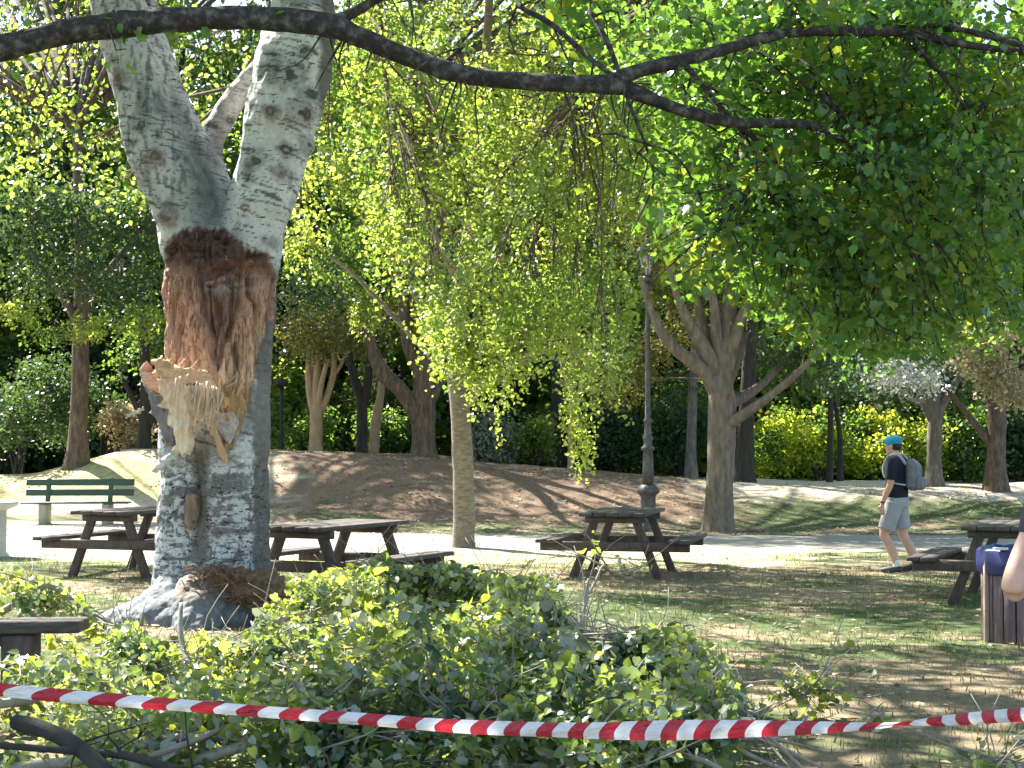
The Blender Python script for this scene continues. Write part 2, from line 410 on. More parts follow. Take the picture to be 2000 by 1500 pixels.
p_ = obj('path', rawmesh('path', [(np.stack([PX, PY, PZ], -1).reshape(-1, 3), np.stack([ii, ii + 1, ii + len(px_) + 1, ii + len(px_)], -1))], None, True), M['path'])
tag(p_, kind='structure')

#=====MAIN TREE=====
Y0 = 15.2; S0 = F / Y0
def T_(lst, dy=0):
    return [P(a, b, Y0 + (d if d is not None else 0) + dy) for a, b, d, r in lst], [r for a, b, d, r in lst]
cols = [
 [(352, 1235, -.10, .30), (350, 1150, -.14, .25), (350, 1050, -.14, .215), (355, 950, -.14, .205), (358, 850, -.12, .22), (365, 750, -.08, .24), (380, 640, .02, .28), (390, 540, .05, .3)],
 [(458, 1235, -.04, .44), (452, 1150, -.08, .385), (455, 1050, -.1, .335), (458, 950, -.1, .32), (458, 850, -.08, .335), (452, 750, -.02, .37), (448, 640, .05, .42), (446, 540, .1, .44)],
 [(410, 1235, .3, .5), (415, 1100, .3, .44), (420, 900, .3, .42), (425, 750, .2, .47), (429, 640, .16, .52), (429, 560, .16, .535), (430, 500, .16, .50), (430, 455, .18, .42)],
 [(395, 520, .1, .36), (366, 430, .05, .295), (334, 350, 0, .285), (301, 270, -.02, .275), (279, 190, 0, .255), (256, 110, .02, .265), (236, 30, .05, .25), (222, -60, .1, .23), (200, -300, .3, .2), (170, -600, .5, .13), (150, -760, .6, .05)],
 [(432, 470, .25, .30), (400, 350, .28, .23), (352, 250, .2, .2), (322, 190, .16, .19), (298, 120, .16, .19), (262, 30, .15, .18), (235, -40, .1, .18)],
 [(405, 350, .35, .14), (415, 275, .45, .125), (445, 215, .5, .12), (480, 165, .6, .115), (518, 120, .7, .11), (580, 40, .9, .1), (650, -60, 1.1, .09), (740, -300, 1.4, .06)],
 [(330, 230, .4, .12), (322, 160, .55, .10), (315, 105, .6, .09), (296, 50, .65, .085), (285, -20, .7, .08), (290, -200, .9, .05)],
 [(465, 530, .05, .38), (490, 455, .0, .30), (503, 400, -.02, .30), (518, 350, -.03, .30), (532, 300, -.04, .315), (547, 240, -.05, .335), (560, 190, -.04, .35), (572, 130, 0, .345), (583, 60, .05, .335), (587, 0, .1, .315), (600, -120, .2, .28), (640, -380, .4, .2), (690, -640, .6, .12), (720, -780, .7, .05)],
]
grp = []
for i, l in enumerate(cols):
    p, r = T_(l); grp.append(tube(p, r, 20, 5, .10 if i > 2 else .05, i))
# root flare
for i, l in enumerate([[(400, 1120, -.1, .3), (310, 1190, -.45, .2), (255, 1222, -.6, .12), (215, 1245, -.7, .06)],
          [(440, 1130, -.1, .3), (400, 1180, -.6, .28), (380, 1225, -.95, .2), (350, 1265, -1.2, .08)],
          [(460, 1150, -.1, .3), (520, 1200, -.5, .22), (600, 1235, -.6, .1)]]):
    p, r = T_(l); grp.append(tube(p, r, 16, 4, .2, i + 20))
for c, r in (((340, 1215, -.42), (.62, .5, .27)), ((410, 1205, -.5), (.55, .42, .24)), ((290, 1222, -.3), (.5, .45, .2)), ((370, 1205, -.45), (.5, .42, .27))):
    grp.append(ell(P(c[0], c[1], Y0 + c[2]), r))
me = blob(grp, .0145, 3)
v = vco(me); nrm = vno(me)
u_ = 1000 + v[:, 0] * S0; w_ = 865 - (v[:, 2] - CAMZ) * S0       # the trunk's own upright chart, 210 units to a metre
WOUND = [(328, 478), (362, 458), (400, 452), (425, 446), (455, 455), (482, 492), (528, 508), (540, 540), (536, 590), (527, 640), (515, 690), (505, 740), (492, 800), (470, 862), (456, 895), (446, 865), (437, 800), (420, 770), (378, 760), (330, 735), (318, 700), (314, 610), (311, 540), (315, 505)]
ju = u_ + (fbm(np.stack([w_ * .06, u_ * .02, w_ * 0], -1), 3) - .5) * 16; jw = w_ + (fbm(np.stack([u_ * .15, w_ * .02, w_ * 0 + 3], -1), 3) - .5) * 22
front = nrm[:, 1] < .25
def soft(poly, e=7):
    s = 0
    for dx, dy in ((0, 0), (e, 0), (-e, 0), (0, e), (0, -e), (e * 2, 0), (-e * 2, 0), (0, e * 2), (0, -e * 2)): s = s + inpoly(ju + dx, jw + dy, poly)
    return s / 9.
wd = soft(WOUND) * front; wbin = inpoly(ju, jw, WOUND) & front
uw = u_ + (fbm(np.stack([u_ * .02, w_ * .018, w_ * 0 + 1], -1), 3) - .5) * 24
fib = fbm(np.stack([uw * .13, v[:, 1] * 8, w_ * .016], -1), 5); fib2 = fbm(np.stack([uw * .42, v[:, 1] * 20, w_ * .035], -1), 3)
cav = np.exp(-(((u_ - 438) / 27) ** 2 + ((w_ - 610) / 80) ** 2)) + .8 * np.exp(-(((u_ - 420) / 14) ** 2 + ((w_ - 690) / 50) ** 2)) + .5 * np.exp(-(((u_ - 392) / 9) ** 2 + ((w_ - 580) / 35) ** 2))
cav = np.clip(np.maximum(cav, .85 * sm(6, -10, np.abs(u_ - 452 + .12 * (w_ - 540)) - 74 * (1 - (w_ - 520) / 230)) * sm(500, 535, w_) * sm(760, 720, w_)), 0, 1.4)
lip = np.exp(-(((w_ - 470 - (u_ - 330) * .15) / 14) ** 2)) * wd
disp = np.zeros(len(v))
disp -= wd * (.04 + .11 * cav)
rugg = fbm(np.stack([v[:, 0] * 13, v[:, 1] * 13, v[:, 2] * 16], -1), 5); topm = sm(565, 520, w_)
disp += wd * topm * (rugg - .5) * .22
disp += wd * (1 - .75 * topm) * ((fib - .5) * .20 + (fib2 - .5) * .05)
disp += .02 * lip
bn = fbm(np.stack([v[:, 0] * 7, v[:, 1] * 7, v[:, 2] * 5], -1), 4)
lowt = sm(860, 930, w_)
bn2 = fbm(np.stack([v[:, 0] * 3.2, v[:, 1] * 3.2, v[:, 2] * 3.6 + 9], -1), 3)
disp += (1 - wd) * ((bn - .5) * (.045 + .035 * lowt) + (bn2 - .5) * .09 * sm(480, 430, w_))
# burls and knots on the limbs
KN = [(540, 232, 17, 1), (590, 232, 24, 2), (508, 322, 22, 0), (552, 345, 13, 1), (566, 302, 16, 0), (575, 162, 30, 0), (610, 190, 22, 0), (234, 156, 19, 1), (312, 313, 17, 1), (282, 250, 18, 0), (540, 118, 14, 0), (338, 430, 18, 1), (600, 285, 18, 2), (222, 122, 9, 0), (600, 110, 14, 0), (430, 215, 10, 0)]
kn = np.zeros(len(v)); kb = np.zeros(len(v)); ring = np.zeros(len(v))
wob = (fbm(np.stack([u_ * .08, w_ * .08, w_ * 0], -1), 3) - .5) * 1.1
for a, b, r_, t_ in KN:
    d = np.hypot((u_ - a) / 1.15, w_ - b) / r_ + wob; e = np.exp(-d * d * 1.1) * front
    kn = np.maximum(kn, e); ring = np.maximum(ring, e * (.5 + .5 * np.sin(d * 9)))
    if t_: kb = np.maximum(kb, e * (t_ == 1)); disp += e * (.03 if t_ == 1 else .045)
disp += sm(1130, 1160, w_) * (fbm(np.stack([v[:, 0] * 11, v[:, 1] * 11, v[:, 2] * 11], -1), 5) - .5) * .045
v2 = v + nrm * disp[:, None]; me.vertices.foreach_set('co', v2.astype(np.float32).ravel())
# ---- colours of bark and wood
N = len(v)
def L3(c): return np.array(c, float)[None, :]
fine = fbm(np.stack([v[:, 0] * 30, v[:, 1] * 30, v[:, 2] * 30], -1), 3)
big = fbm(np.stack([v[:, 0] * 2.2, v[:, 1] * 2.2, v[:, 2] * 2.2], -1), 3)
C = L3((.66, .665, .69)) * (.72 + .35 * fine[:, None] + .35 * (big[:, None] - .3))
slant = v[:, 2] + .25 * v[:, 0]
len_ = fbm(np.stack([v[:, 0] * 4.5, v[:, 1] * 4.5, slant * 42], -1), 3); len2 = fbm(np.stack([v[:, 0] * 9, v[:, 1] * 9, slant * 85 + 7], -1), 2)
lm = sm(.38, .6, big)
dark = np.maximum(sm(.61, .66, len_ - .05 * (1 - lm)), .8 * sm(.64, .70, len2 - .04 * (1 - lm)))
C = C * (1 - .78 * dark[:, None] * (1 - lowt[:, None]))
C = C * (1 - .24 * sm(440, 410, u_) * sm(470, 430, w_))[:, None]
grim = sm(.50, .66, fbm(np.stack([v[:, 0] * 5 + 3, v[:, 1] * 5, v[:, 2] * 3.2], -1), 5)); C = C * (1 - (.5 * grim * (1 - lowt))[:, None])
# fine crinkle on the left limb
cr = fbm(np.stack([v[:, 0] * 28, v[:, 1] * 28, v[:, 2] * 9], -1), 3); C = C * (1 - .55 * (sm(.55, .66, cr) * sm(430, 380, u_) * sm(480, 420, w_))[:, None])
# lower trunk: plates and fissures
fv = np.abs(fbm(np.stack([v[:, 0] * 10, v[:, 1] * 10, v[:, 2] * 5], -1), 4) - .5); fh = np.abs(fbm(np.stack([v[:, 0] * 5, v[:, 1] * 5, v[:, 2] * 22 + 5], -1), 4) - .5)
fis = np.maximum(sm(.04, .01, fv), .9 * sm(.04, .01, fh)); pat = .85 * sm(.55, .60, fbm(np.stack([v[:, 0] * 9, v[:, 1] * 9, v[:, 2] * 20 + 2], -1), 4))
C = C * (1 - (.78 * fis * lowt)[:, None]); C = C * (1 - (pat * lowt)[:, None]) + L3((.15, .14, .145)) * (.7 + .6 * fine[:, None]) * (pat * lowt)[:, None]
def lay(mask, c, var=.5):
    global C
    mask = np.clip(mask, 0, 1)[:, None]; C = C * (1 - mask) + L3(c) * (1 - var / 2 + var * fine[:, None]) * mask
e_ = (fbm(np.stack([u_ * .03, w_ * .03, w_ * 0 + 8], -1), 3) - .5) * 40
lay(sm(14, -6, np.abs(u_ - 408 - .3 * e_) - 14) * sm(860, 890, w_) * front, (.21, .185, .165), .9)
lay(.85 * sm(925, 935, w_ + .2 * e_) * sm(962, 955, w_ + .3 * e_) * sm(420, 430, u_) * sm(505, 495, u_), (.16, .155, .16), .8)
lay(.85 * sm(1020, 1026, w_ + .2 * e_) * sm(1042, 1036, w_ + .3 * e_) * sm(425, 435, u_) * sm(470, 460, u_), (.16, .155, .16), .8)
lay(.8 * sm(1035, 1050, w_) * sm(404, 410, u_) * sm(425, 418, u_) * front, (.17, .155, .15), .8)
lay(.9 * sm(504, 512, u_ + .35 * e_) * sm(490, 560, w_), (.13, .125, .125), .9)  # grey bark right of the wound, with the flank's shade painted in
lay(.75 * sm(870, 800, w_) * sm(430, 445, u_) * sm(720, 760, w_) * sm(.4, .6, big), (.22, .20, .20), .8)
lay(.9 * sm(620, 632, u_ + .4 * e_) * sm(320, 280, w_), (.10, .09, .085), .9)  # rough right side of the limb, its shade painted into the bark
# grey damp streaks at the crotch
lay(.7 * np.exp(-((u_ - 402 - (w_ - 400) * .12 + .4 * e_) / 42) ** 2) * sm(250, 350, w_) * sm(480, 450, w_), (.12, .14, .145), .9)
lay(.6 * np.exp(-((u_ - (350 + (w_ - 230) * .35)) / 22) ** 2) * sm(120, 220, w_) * sm(430, 380, w_), (.10, .11, .11), .8)
lay(.55 * sm(402, 415, u_) * sm(500, 480, u_) * sm(300, 260, w_) * (nrm[:, 1] > -1.1) * (v[:, 1] > Y0 + .28), (.30, .25, .19), .6)
lay(1.6 * kn * (.35 + .65 * ring), (.08, .075, .075), .8); lay(.75 * kb * (.6 + .4 * ring), (.19, .11, .09), .8)
# root mound
rootm = sm(1120, 1150, w_ - .4 * e_)
lay(rootm, (.17, .185, .205), 1.0)
lay(.8 * sm(1105, 1125, w_ - .3 * e_) * sm(372, 390, u_) * sm(1165, 1140, w_), (.20, .13, .09), 1.2)
# the torn wound
tt = np.clip((w_ - 455) / 330, 0, 1)[:, None]
tq = np.clip((tt - .16) / .2, 0, 1)
wc = L3((.055, .030, .030)) * (1 - tq) + tq * (L3((.42, .22, .165)) * (1 - sm(.4, .95, tt)) + L3((.70, .46, .30)) * sm(.4, .95, tt))
f3 = np.clip(fib * .6 + fib2 * .4, 0, 1)[:, None]
wc = wc * (.42 + 1.15 * sm(.28, .70, f3 * (1 - .8 * topm[:, None]) + .8 * topm[:, None] * rugg[:, None]))
wc = wc * (1 - .7 * sm(.38, .28, fib)[:, None])
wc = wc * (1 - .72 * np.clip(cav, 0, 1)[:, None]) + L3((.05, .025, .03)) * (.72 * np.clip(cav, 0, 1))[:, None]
side = np.exp(-((u_ - 512) / 12) ** 2) * sm(600, 680, w_); wc = wc * (1 - side[:, None]) + L3((.68, .50, .33)) * side[:, None]
upr = (np.exp(-((u_ - 345) / 30) ** 2) + np.exp(-((u_ - 500) / 26) ** 2)) * sm(480, 560, w_); upr = np.clip(upr, 0, 1)[:, None] * .45
wc = wc * (1 - upr) + L3((.55, .29, .18)) * (.4 + 1.0 * f3) * upr
mold = sm(.45, .62, fbm(np.stack([u_ * .12, w_ * .16, w_ * 0], -1), 3)) * np.exp(-((w_ - 560) / 17) ** 2) * sm(385, 410, u_) * sm(535, 510, u_)
wc = wc * (1 - mold[:, None] * .8) + L3((.42, .35, .34)) * mold[:, None] * .8
low = sm(740, 790, w_) * sm(425, 450, u_); wc = wc * (1 - low[:, None] * .7) + L3((.42, .25, .13)) * low[:, None] * .7 * (.5 + f3)
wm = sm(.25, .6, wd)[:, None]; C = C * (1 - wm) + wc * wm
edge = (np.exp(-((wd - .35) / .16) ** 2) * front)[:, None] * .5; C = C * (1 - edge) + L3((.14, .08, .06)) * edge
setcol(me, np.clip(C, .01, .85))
for nm_, ar in (('wound_mask', wm[:, 0]), ('bark_mask', (1 - wm[:, 0]) * (1 - rootm)), ('low_mask', lowt * (1 - rootm))):
    at0 = me.attributes.new(nm_, 'FLOAT', 'POINT'); at0.data.foreach_set('value', ar.astype(np.float32))
_t = M['bark_trunk'].node_tree; _p = [n for n in _t.nodes if n.type == 'BSDF_PRINCIPLED'][0]; _c = _p.inputs['Base Color'].links[0].from_socket
def marks(scale, st, lo, hi, attr, det=5):
    n_ = noise_(_t, scale, det, stretch=st, rough=.6); k_ = ramp(_t, n_.outputs[0], [(lo, (0, 0, 0)), (hi, (1, 1, 1))]); a_ = nd(_t, 'Attribute', attribute_name=attr)
    m_ = nd(_t, 'Math', operation='MULTIPLY'); _t.links.new(k_, m_.inputs[0]); _t.links.new(a_.outputs['Fac'], m_.inputs[1]); return m_.outputs[0]
_c = mixc(_t, marks(1, (6, 6, 52), .625, .655, 'bark_mask'), _c, (.055, .05, .052))
_c = mixc(_t, marks(1, (26, 26, 9), .64, .70, 'bark_mask'), _c, (.12, .115, .12))
_c = mixc(_t, marks(1, (13, 13, 34), .585, .61, 'low_mask'), _c, (.045, .042, .045))
_c = mixc(_t, marks(1, (75, 75, 5), .52, .64, 'wound_mask', 6), _c, (.13, .06, .042))
_c = mixc(_t, marks(1, (110, 110, 5), .66, .70, 'wound_mask', 4), _c, (.78, .52, .36))
vo = nd(_t, 'TexVoronoi', feature='DISTANCE_TO_EDGE'); tc_ = nd(_t, 'TexCoord'); mp_ = nd(_t, 'Mapping'); mp_.inputs['Scale'].default_value = (7, 7, 15); nz_ = noise_(_t, 6, 4); mx_v = nd(_t, 'Mix', data_type='VECTOR'); mx_v.inputs[0].default_value = .12
_t.links.new(tc_.outputs['Object'], mx_v.inputs[4]); _t.links.new(nz_.outputs['Color'], mx_v.inputs[5]); _t.links.new(mx_v.outputs[1], mp_.inputs[0]); _t.links.new(mp_.outputs[0], vo.inputs['Vector'])
k_ = ramp(_t, vo.outputs[0], [(.0, (1, 1, 1)), (.055, (0, 0, 0))]); a_ = nd(_t, 'Attribute', attribute_name='low_mask'); m_ = nd(_t, 'Math', operation='MULTIPLY'); _t.links.new(k_, m_.inputs[0]); _t.links.new(a_.outputs['Fac'], m_.inputs[1])
_c = mixc(_t, m_.outputs[0], _c, (.05, .047, .05)); _t.links.new(_c, _p.inputs['Base Color'])
base = ground(P(420, 1200, Y0)[0], Y0)
poplar = empty('white_poplar', base, 'huge white-barked forked poplar with a torn reddish wound in its trunk', 'tree')
me.transform(Matrix.Translation(-Vector(base)))
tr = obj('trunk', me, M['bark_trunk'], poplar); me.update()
tr['label'] = 'pale scarred trunk and limbs with a deep brown wound'

# torn wood flaps hanging from the wound, each a thick splintered sheet
def sheet(outline, depth, thick, colf, fdir=(0, 1), amp=.02, step=.011, seed=0):
    o = np.array(outline, float); x0, y0 = o.min(0); x1, y1 = o.max(0); st = step * S0
    nx = int((x1 - x0) / st) + 3; ny = int((y1 - y0) / st) + 3
    gxx = x0 - st + np.arange(nx) * st; gyy = y0 - st + np.arange(ny) * st
    U, Wv = np.meshgrid(gxx, gyy)
    q = np.stack([U * .22 * (fdir[1] * .8 + .2) + U * fdir[0] * .02, Wv * .02 * fdir[1] + Wv * fdir[0] * .22, U * 0 + seed], -1)
    fb = fbm(q, 4); jj = (fbm(q * .5, 3) - .5) * 14
    ins = inpoly((U + st / 2 + jj * fdir[0])[:-1, :-1], (Wv + st / 2 + jj * fdir[1])[:-1, :-1], outline)
    cd = np.abs(np.hypot(U - o[:, 0].mean(), (Wv - o[:, 1].mean()))) / max(x1 - x0, y1 - y0)
    D = depth(U, Wv) + (fb - .5) * amp * 2 + (fbm(np.stack([U * .05, Wv * .05, U * 0 + seed + 4], -1), 3) - .5) * .12
    V = np.stack([(U - 1000) / S0, Y0 + D, CAMZ + (865 - Wv) / S0], -1).reshape(-1, 3)
    bm = bmesh.new(); used = {}
    def vt(k):
        if k not in used: used[k] = bm.verts.new(V[k]); used[k].index = k
        return used[k]
    for a, b in zip(*np.nonzero(ins)):
        k = a * nx + b; bm.faces.new([vt(k), vt(k + nx), vt(k + nx + 1), vt(k + 1)])
    bm.normal_update(); bmesh.ops.solidify(bm, geom=bm.faces[:], thickness=thick)
    bmesh.ops.smooth_vert(bm, verts=bm.verts[:], factor=.35, use_axis_x=True, use_axis_y=True, use_axis_z=True)
    me = bpy.data.meshes.new('sheet'); bm.to_mesh(me); bm.free()
    c = vco(me); uu = 1000 + c[:, 0] * S0; ww = 865 - (c[:, 2] - CAMZ) * S0
    f = fbm(np.stack([uu * .3 * (fdir[1] * .8 + .2), ww * (.03 * fdir[1] + .3 * fdir[0]), uu * 0 + seed], -1), 4)
    setcol(me, np.clip(colf(uu, ww, f), .01, .9)); me.transform(Matrix.Translation(-Vector(base)))
    return me
def cf(c, var=.8):
    return lambda u, w, f: np.array(c)[None, :] * (1 - var / 2 + var * f[:, None])
SHE = [
 ([(322, 712), (350, 708), (380, 722), (415, 728), (440, 738), (445, 752), (462, 768), (468, 790), (440, 775), (415, 755), (380, 752), (352, 750), (335, 738)], lambda U, W_: -.62 + .001 * (W_ - 700) * -2, .09, (.78, .47, .28), (1, .3), 1),
 ([(338, 745), (372, 752), (400, 760), (432, 752), (446, 770), (447, 800), (430, 818), (415, 812), (400, 812), (399, 850), (392, 884), (384, 888), (374, 880), (368, 850), (366, 815), (352, 790), (342, 775)], lambda U, W_: -.72 + .0006 * (W_ - 745) - .05 * np.exp(-((U - 420) / 30) ** 2), .09, (.92, .68, .53), (0, 1), 2),
 ([(293, 728), (320, 732), (345, 742), (352, 760), (340, 775), (318, 768), (300, 756), (298, 745)], lambda U, W_: -.50 - .001 * (U - 293), .14, (.72, .45, .36), (1, .2), 3),
 ([(297, 752), (340, 768), (358, 790), (364, 830), (366, 862), (350, 868), (330, 835), (316, 800), (312, 782)], lambda U, W_: -.44 - .002 * (U - 297), .12, (.26, .23, .25), (.2, .8), 4),
 ([(432, 815), (442, 825), (450, 850), (460, 880), (465, 900), (456, 900), (444, 870), (434, 842)], lambda U, W_: -.56 + 0 * U, .03, (.62, .40, .24), (0, 1), 5),
 ([(460, 780), (484, 770), (490, 800), (478, 850), (462, 872), (460, 840)], lambda U, W_: -.40 + 0 * U, .04, (.52, .34, .19), (0, 1), 6),
 ([(270, 812), (290, 802), (304, 798), (306, 803), (290, 810), (274, 818)], lambda U, W_: -.52 + 0 * U, .03, (.62, .53, .40), (1, 0), 7),
 ([(320, 918), (338, 892), (356, 880), (372, 876), (362, 890), (345, 905), (330, 922)], lambda U, W_: -.46 + 0 * U, .02, (.72, .72, .74), (1, 0), 8),
 ([(414, 815), (436, 808), (470, 805), (480, 830), (466, 870), (448, 850), (436, 828)], lambda U, W_: -.42 + 0 * U, .03, (.55, .54, .56), (.6, .4), 9),
 ([(382, 962), (398, 962), (402, 985), (398, 1010), (390, 1035), (380, 1015), (378, 985)], lambda U, W_: -.42 + 0 * U, .05, (.30, .20, .15), (0, 1), 10),
]
for ol, df, th, c, fd, sd in SHE:
    o = obj('torn_wood', sheet(ol, df, th, cf(c), fd, seed=sd), M['wood'], poplar)
    if sd == 2: o['label'] = 'cream splintered sheet of raw wood hanging over the bark'
    if sd == 8: o['label'] = 'thin white curl of peeling bark'

sg = []; sc_ = []; rs = np.random.default_rng(8)
for k in range(78):
    if k < 40: x = rs.uniform(345, 440); y0_ = 748 + .12 * (x - 345) + rs.uniform(-14, 26); L_s = rs.uniform(25, 85) * np.interp(x, [345, 385, 440], [.6, 1.1, .55]); dxx = rs.normal() * 9; dp = -.80 + rs.uniform(-.04, .10); up_ = 0
    elif k < 64: x = rs.uniform(318, 470); y0_ = 722 + .33 * (x - 318) + rs.uniform(-6, 10); L_s = -rs.uniform(8, 34); dxx = rs.uniform(4, 30); dp = -.62 + rs.uniform(-.06, .1)
    else: x = rs.uniform(296, 330); y0_ = rs.uniform(728, 775); L_s = rs.uniform(-6, 26); dxx = -rs.uniform(4, 22); dp = -.50
    a = P(x, y0_, Y0 + dp); b_ = P(x + dxx * .5, y0_ + L_s * .5, Y0 + dp - rs.uniform(0, .03)); e = P(x + dxx, y0_ + L_s, Y0 + dp - rs.uniform(-.02, .05))
    w = rs.uniform(.005, .016); t_ = tube([a, b_, e], [w, w * .8, .002], 5, 3); sg.append(t_)
    sc_.append(np.repeat((np.array([.94, .72, .56]) if k < 40 else np.array([.80, .52, .33])) [None] * rs.uniform(.6, 1), len(t_[0]), 0))
for a_, b_ in ((0, 40), (40, 64), (64, 78)): o = part('splinters', sg[a_:b_], M['wood'], poplar, False, np.clip(np.concatenate(sc_[a_:b_]), 0, .95))

# shredded bark heap at the foot
hg = []
rg = np.random.default_rng(5)
for k in range(620):
    t = rg.random(); cx_ = 380 + 180 * t + rg.normal() * 16; top = 1092 + 50 * abs(t - .35) + 40 * t
    cy_ = top + rg.random() * (40 + 30 * t); p = P(cx_, cy_, Y0 - .50 - .35 * rg.random()); a = rg.random() * 6.28; L = .03 + .10 * rg.random()
    d = np.array([math.cos(a), math.sin(a) * .4, rg.normal() * .35 - .1]) * L
    hg.append(tube([p - d, p + np.array([0, 0, .02]) * rg.normal(), p + d], [.002, .003 + .011 * rg.random() ** 3, .0015], 5, 2))
for c, r in (((430, 1140, -.42), (.34, .34, .15)), ((495, 1155, -.48), (.36, .34, .16)), ((550, 1190, -.5), (.3, .34, .14))):
    V_, F_ = ell(P(c[0], c[1], Y0 + c[2]), r, 110, 60); V_ = V_ + (fbm(V_ * 9, 4) - .5)[:, None] * np.array([.16, .14, .20]) + (fbm(V_ * [40, 40, 12], 3) - .5)[:, None] * np.array([.05, .05, .04]); hg.append((V_, F_))
M['shred'] = surf('shredded_bark', (.09, .05, .035), (.24, .15, .10), 14, .9, 1.0, c3=(.42, .27, .17), bscale=40, dist=.03)
tag(obj('bark_debris', rawmesh('bark_debris', hg), M['shred']), 'heap of shredded reddish brown bark at the foot of the white poplar', 'debris', kind='stuff')

#=====TREES=====
# every tree: name, label, base (px, Y), limbs [(px,py,dY,r)...], bark, visible clumps; canopy above the frame is shared out later
TREES = []
def addtree(name, label, limbs, Y, bark, clumps, canopy='leaf_green', group=None, side=12, rough=.12, tops=True):
    """limbs: pixel polylines at distance Y (+dY); clumps: (px,py,dY,rx,ry,n,leafkey,size,shape,strand)"""
    TREES.append(dict(name=name, label=label, limbs=limbs, Y=Y, bark=bark, clumps=clumps, canopy=canopy, group=group, side=side, rough=rough))
CL = lambda *a: a

# birch/poplar by the path, with the hanging curtain of leaves
cur = []
rc = np.random.default_rng(11)
for k in range(96):
    x = 690 + 590 * rc.random(); y = -30 + 760 * rc.random() ** .85
    if x > 980 and y > 610 and x < 1060: y -= 150
    bot = np.interp(x, [690, 760, 830, 880, 980, 1060, 1130, 1280], [330, 420, 540, 690, 720, 720, 760, 560])
    y = min(y, bot - 40)
    key = 'leaf_poplar' if rc.random() < .32 else ('leaf_yellow' if rc.random() < .55 else 'leaf_green')
    if 1215 < x < 1330 and 400 < y < 680: continue
    cur.append(CL(x, y, rc.uniform(-6, -2.2), 62, 62, 265, key, .054, 'round', .7))
for x, y in ((980, 560), (960, 640), (1000, 700), (1110, 640), (1120, 720), (1130, 800), (1100, 560), (1150, 300), (1180, 260), (1170, 370), (930, 500), (900, 620), (1090, 460), (1050, 640), (1140, 850), (955, 730), (1210, 590), (880, 660), (920, 690), (860, 600), (985, 620), (1020, 560), (1060, 600)):
    cur.append(CL(x, y - 20, -3.2, 36, 52, 260, 'leaf_yellow', .054, 'round', .55))
addtree('poplar_tree', 'straight pale grey poplar beside the path under a curtain of hanging leaves', [
    [(907, 1078, 0, .23), (906, 1058, 0, .175), (906, 980, 0, .16), (903, 880, 0, .158), (899, 800, 0, .15), (893, 745, 0, .14), (890, 690, .2, .12), (900, 560, .3, .11), (930, 350, 0, .09), (950, 100, -.5, .07), (960, -80, -1, .05)],
    [(893, 765, 0, .08), (872, 728, .1, .055), (830, 685, .2, .042), (770, 620, .3, .036), (700, 545, .4, .03), (645, 500, -.8, .025)],
    [(905, 790, 0, .11), (960, 735, -.2, .08), (1030, 700, -.6, .05), (1090, 670, -1, .03)],
    [(868, 725, -.1, .05), (840, 640, .2, .04), (800, 560, .4, .03)],
    [(915, 450, 0, .09), (1000, 330, -1.5, .06), (1120, 200, -3, .04), (1200, 60, -4, .03)],
    [(900, 560, 0, .08), (820, 400, -1.5, .05), (760, 200, -3, .04), (740, 0, -4, .03)],
], 25.0, 'bark_pale', cur, 'leaf_poplar')

# big spreading brown tree
addtree('broadleaf_tree', 'big brown spreading tree with wide arching limbs on top of the mound', [
    [(828, 902, 0, .40), (828, 870, 0, .27), (828, 800, 0, .27), (830, 720, 0, .25), (838, 640, 0, .18), (850, 540, 0, .13), (860, 420, -.4, .10), (840, 250, -1, .08), (820, 0, -2, .05)],
    [(822, 820, 0, .22), (785, 765, -.1, .18), (745, 725, -.2, .165), (722, 670, -.2, .13), (700, 620, -.4, .10), (660, 560, -1, .07), (600, 500, -1.5, .04)],
    [(828, 740, 0, .16), (800, 680, 0, .15), (790, 600, 0, .14), (770, 520, -.3, .12), (730, 450, -.8, .09), (700, 380, -1.2, .06), (680, 260, -2, .04)],
    [(840, 700, 0, .14), (800, 540, -.2, .10), (790, 440, -.4, .09), (795, 330, -.8, .07), (800, 180, -1, .05)],
    [(835, 790, 0, .15), (860, 745, .1, .12), (900, 700, .3, .09), (960, 690, .5, .06), (1070, 690, .8, .04)],
], 36.5, 'bark_brown', [
    CL(640, 330, -4, 80, 70, 1200, 'leaf_yellow', .085, 'kite', .5), CL(600, 450, -4, 70, 70, 1000, 'leaf_yellow', .085, 'kite', .5),
    CL(670, 480, -4, 70, 60, 1500, 'leaf_green', .085, 'kite', .4), CL(720, 300, -3, 80, 90, 1600, 'leaf_poplar', .085, 'kite', .5),
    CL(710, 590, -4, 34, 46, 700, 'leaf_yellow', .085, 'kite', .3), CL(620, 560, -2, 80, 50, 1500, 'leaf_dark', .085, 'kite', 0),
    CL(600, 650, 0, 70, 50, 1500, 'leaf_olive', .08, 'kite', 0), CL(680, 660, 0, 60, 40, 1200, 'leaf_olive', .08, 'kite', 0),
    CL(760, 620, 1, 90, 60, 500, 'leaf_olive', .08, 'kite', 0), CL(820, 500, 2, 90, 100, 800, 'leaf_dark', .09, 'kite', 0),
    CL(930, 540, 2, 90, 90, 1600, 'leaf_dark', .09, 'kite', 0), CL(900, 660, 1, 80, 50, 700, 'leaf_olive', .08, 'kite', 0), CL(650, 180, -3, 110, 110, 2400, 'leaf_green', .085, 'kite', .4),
    CL(770, 120, -3, 110, 120, 2000, 'leaf_poplar', .085, 'kite', .4), CL(700, 20, -3, 120, 80, 1500, 'leaf_green', .085, 'kite', .4)], 'leaf_green')

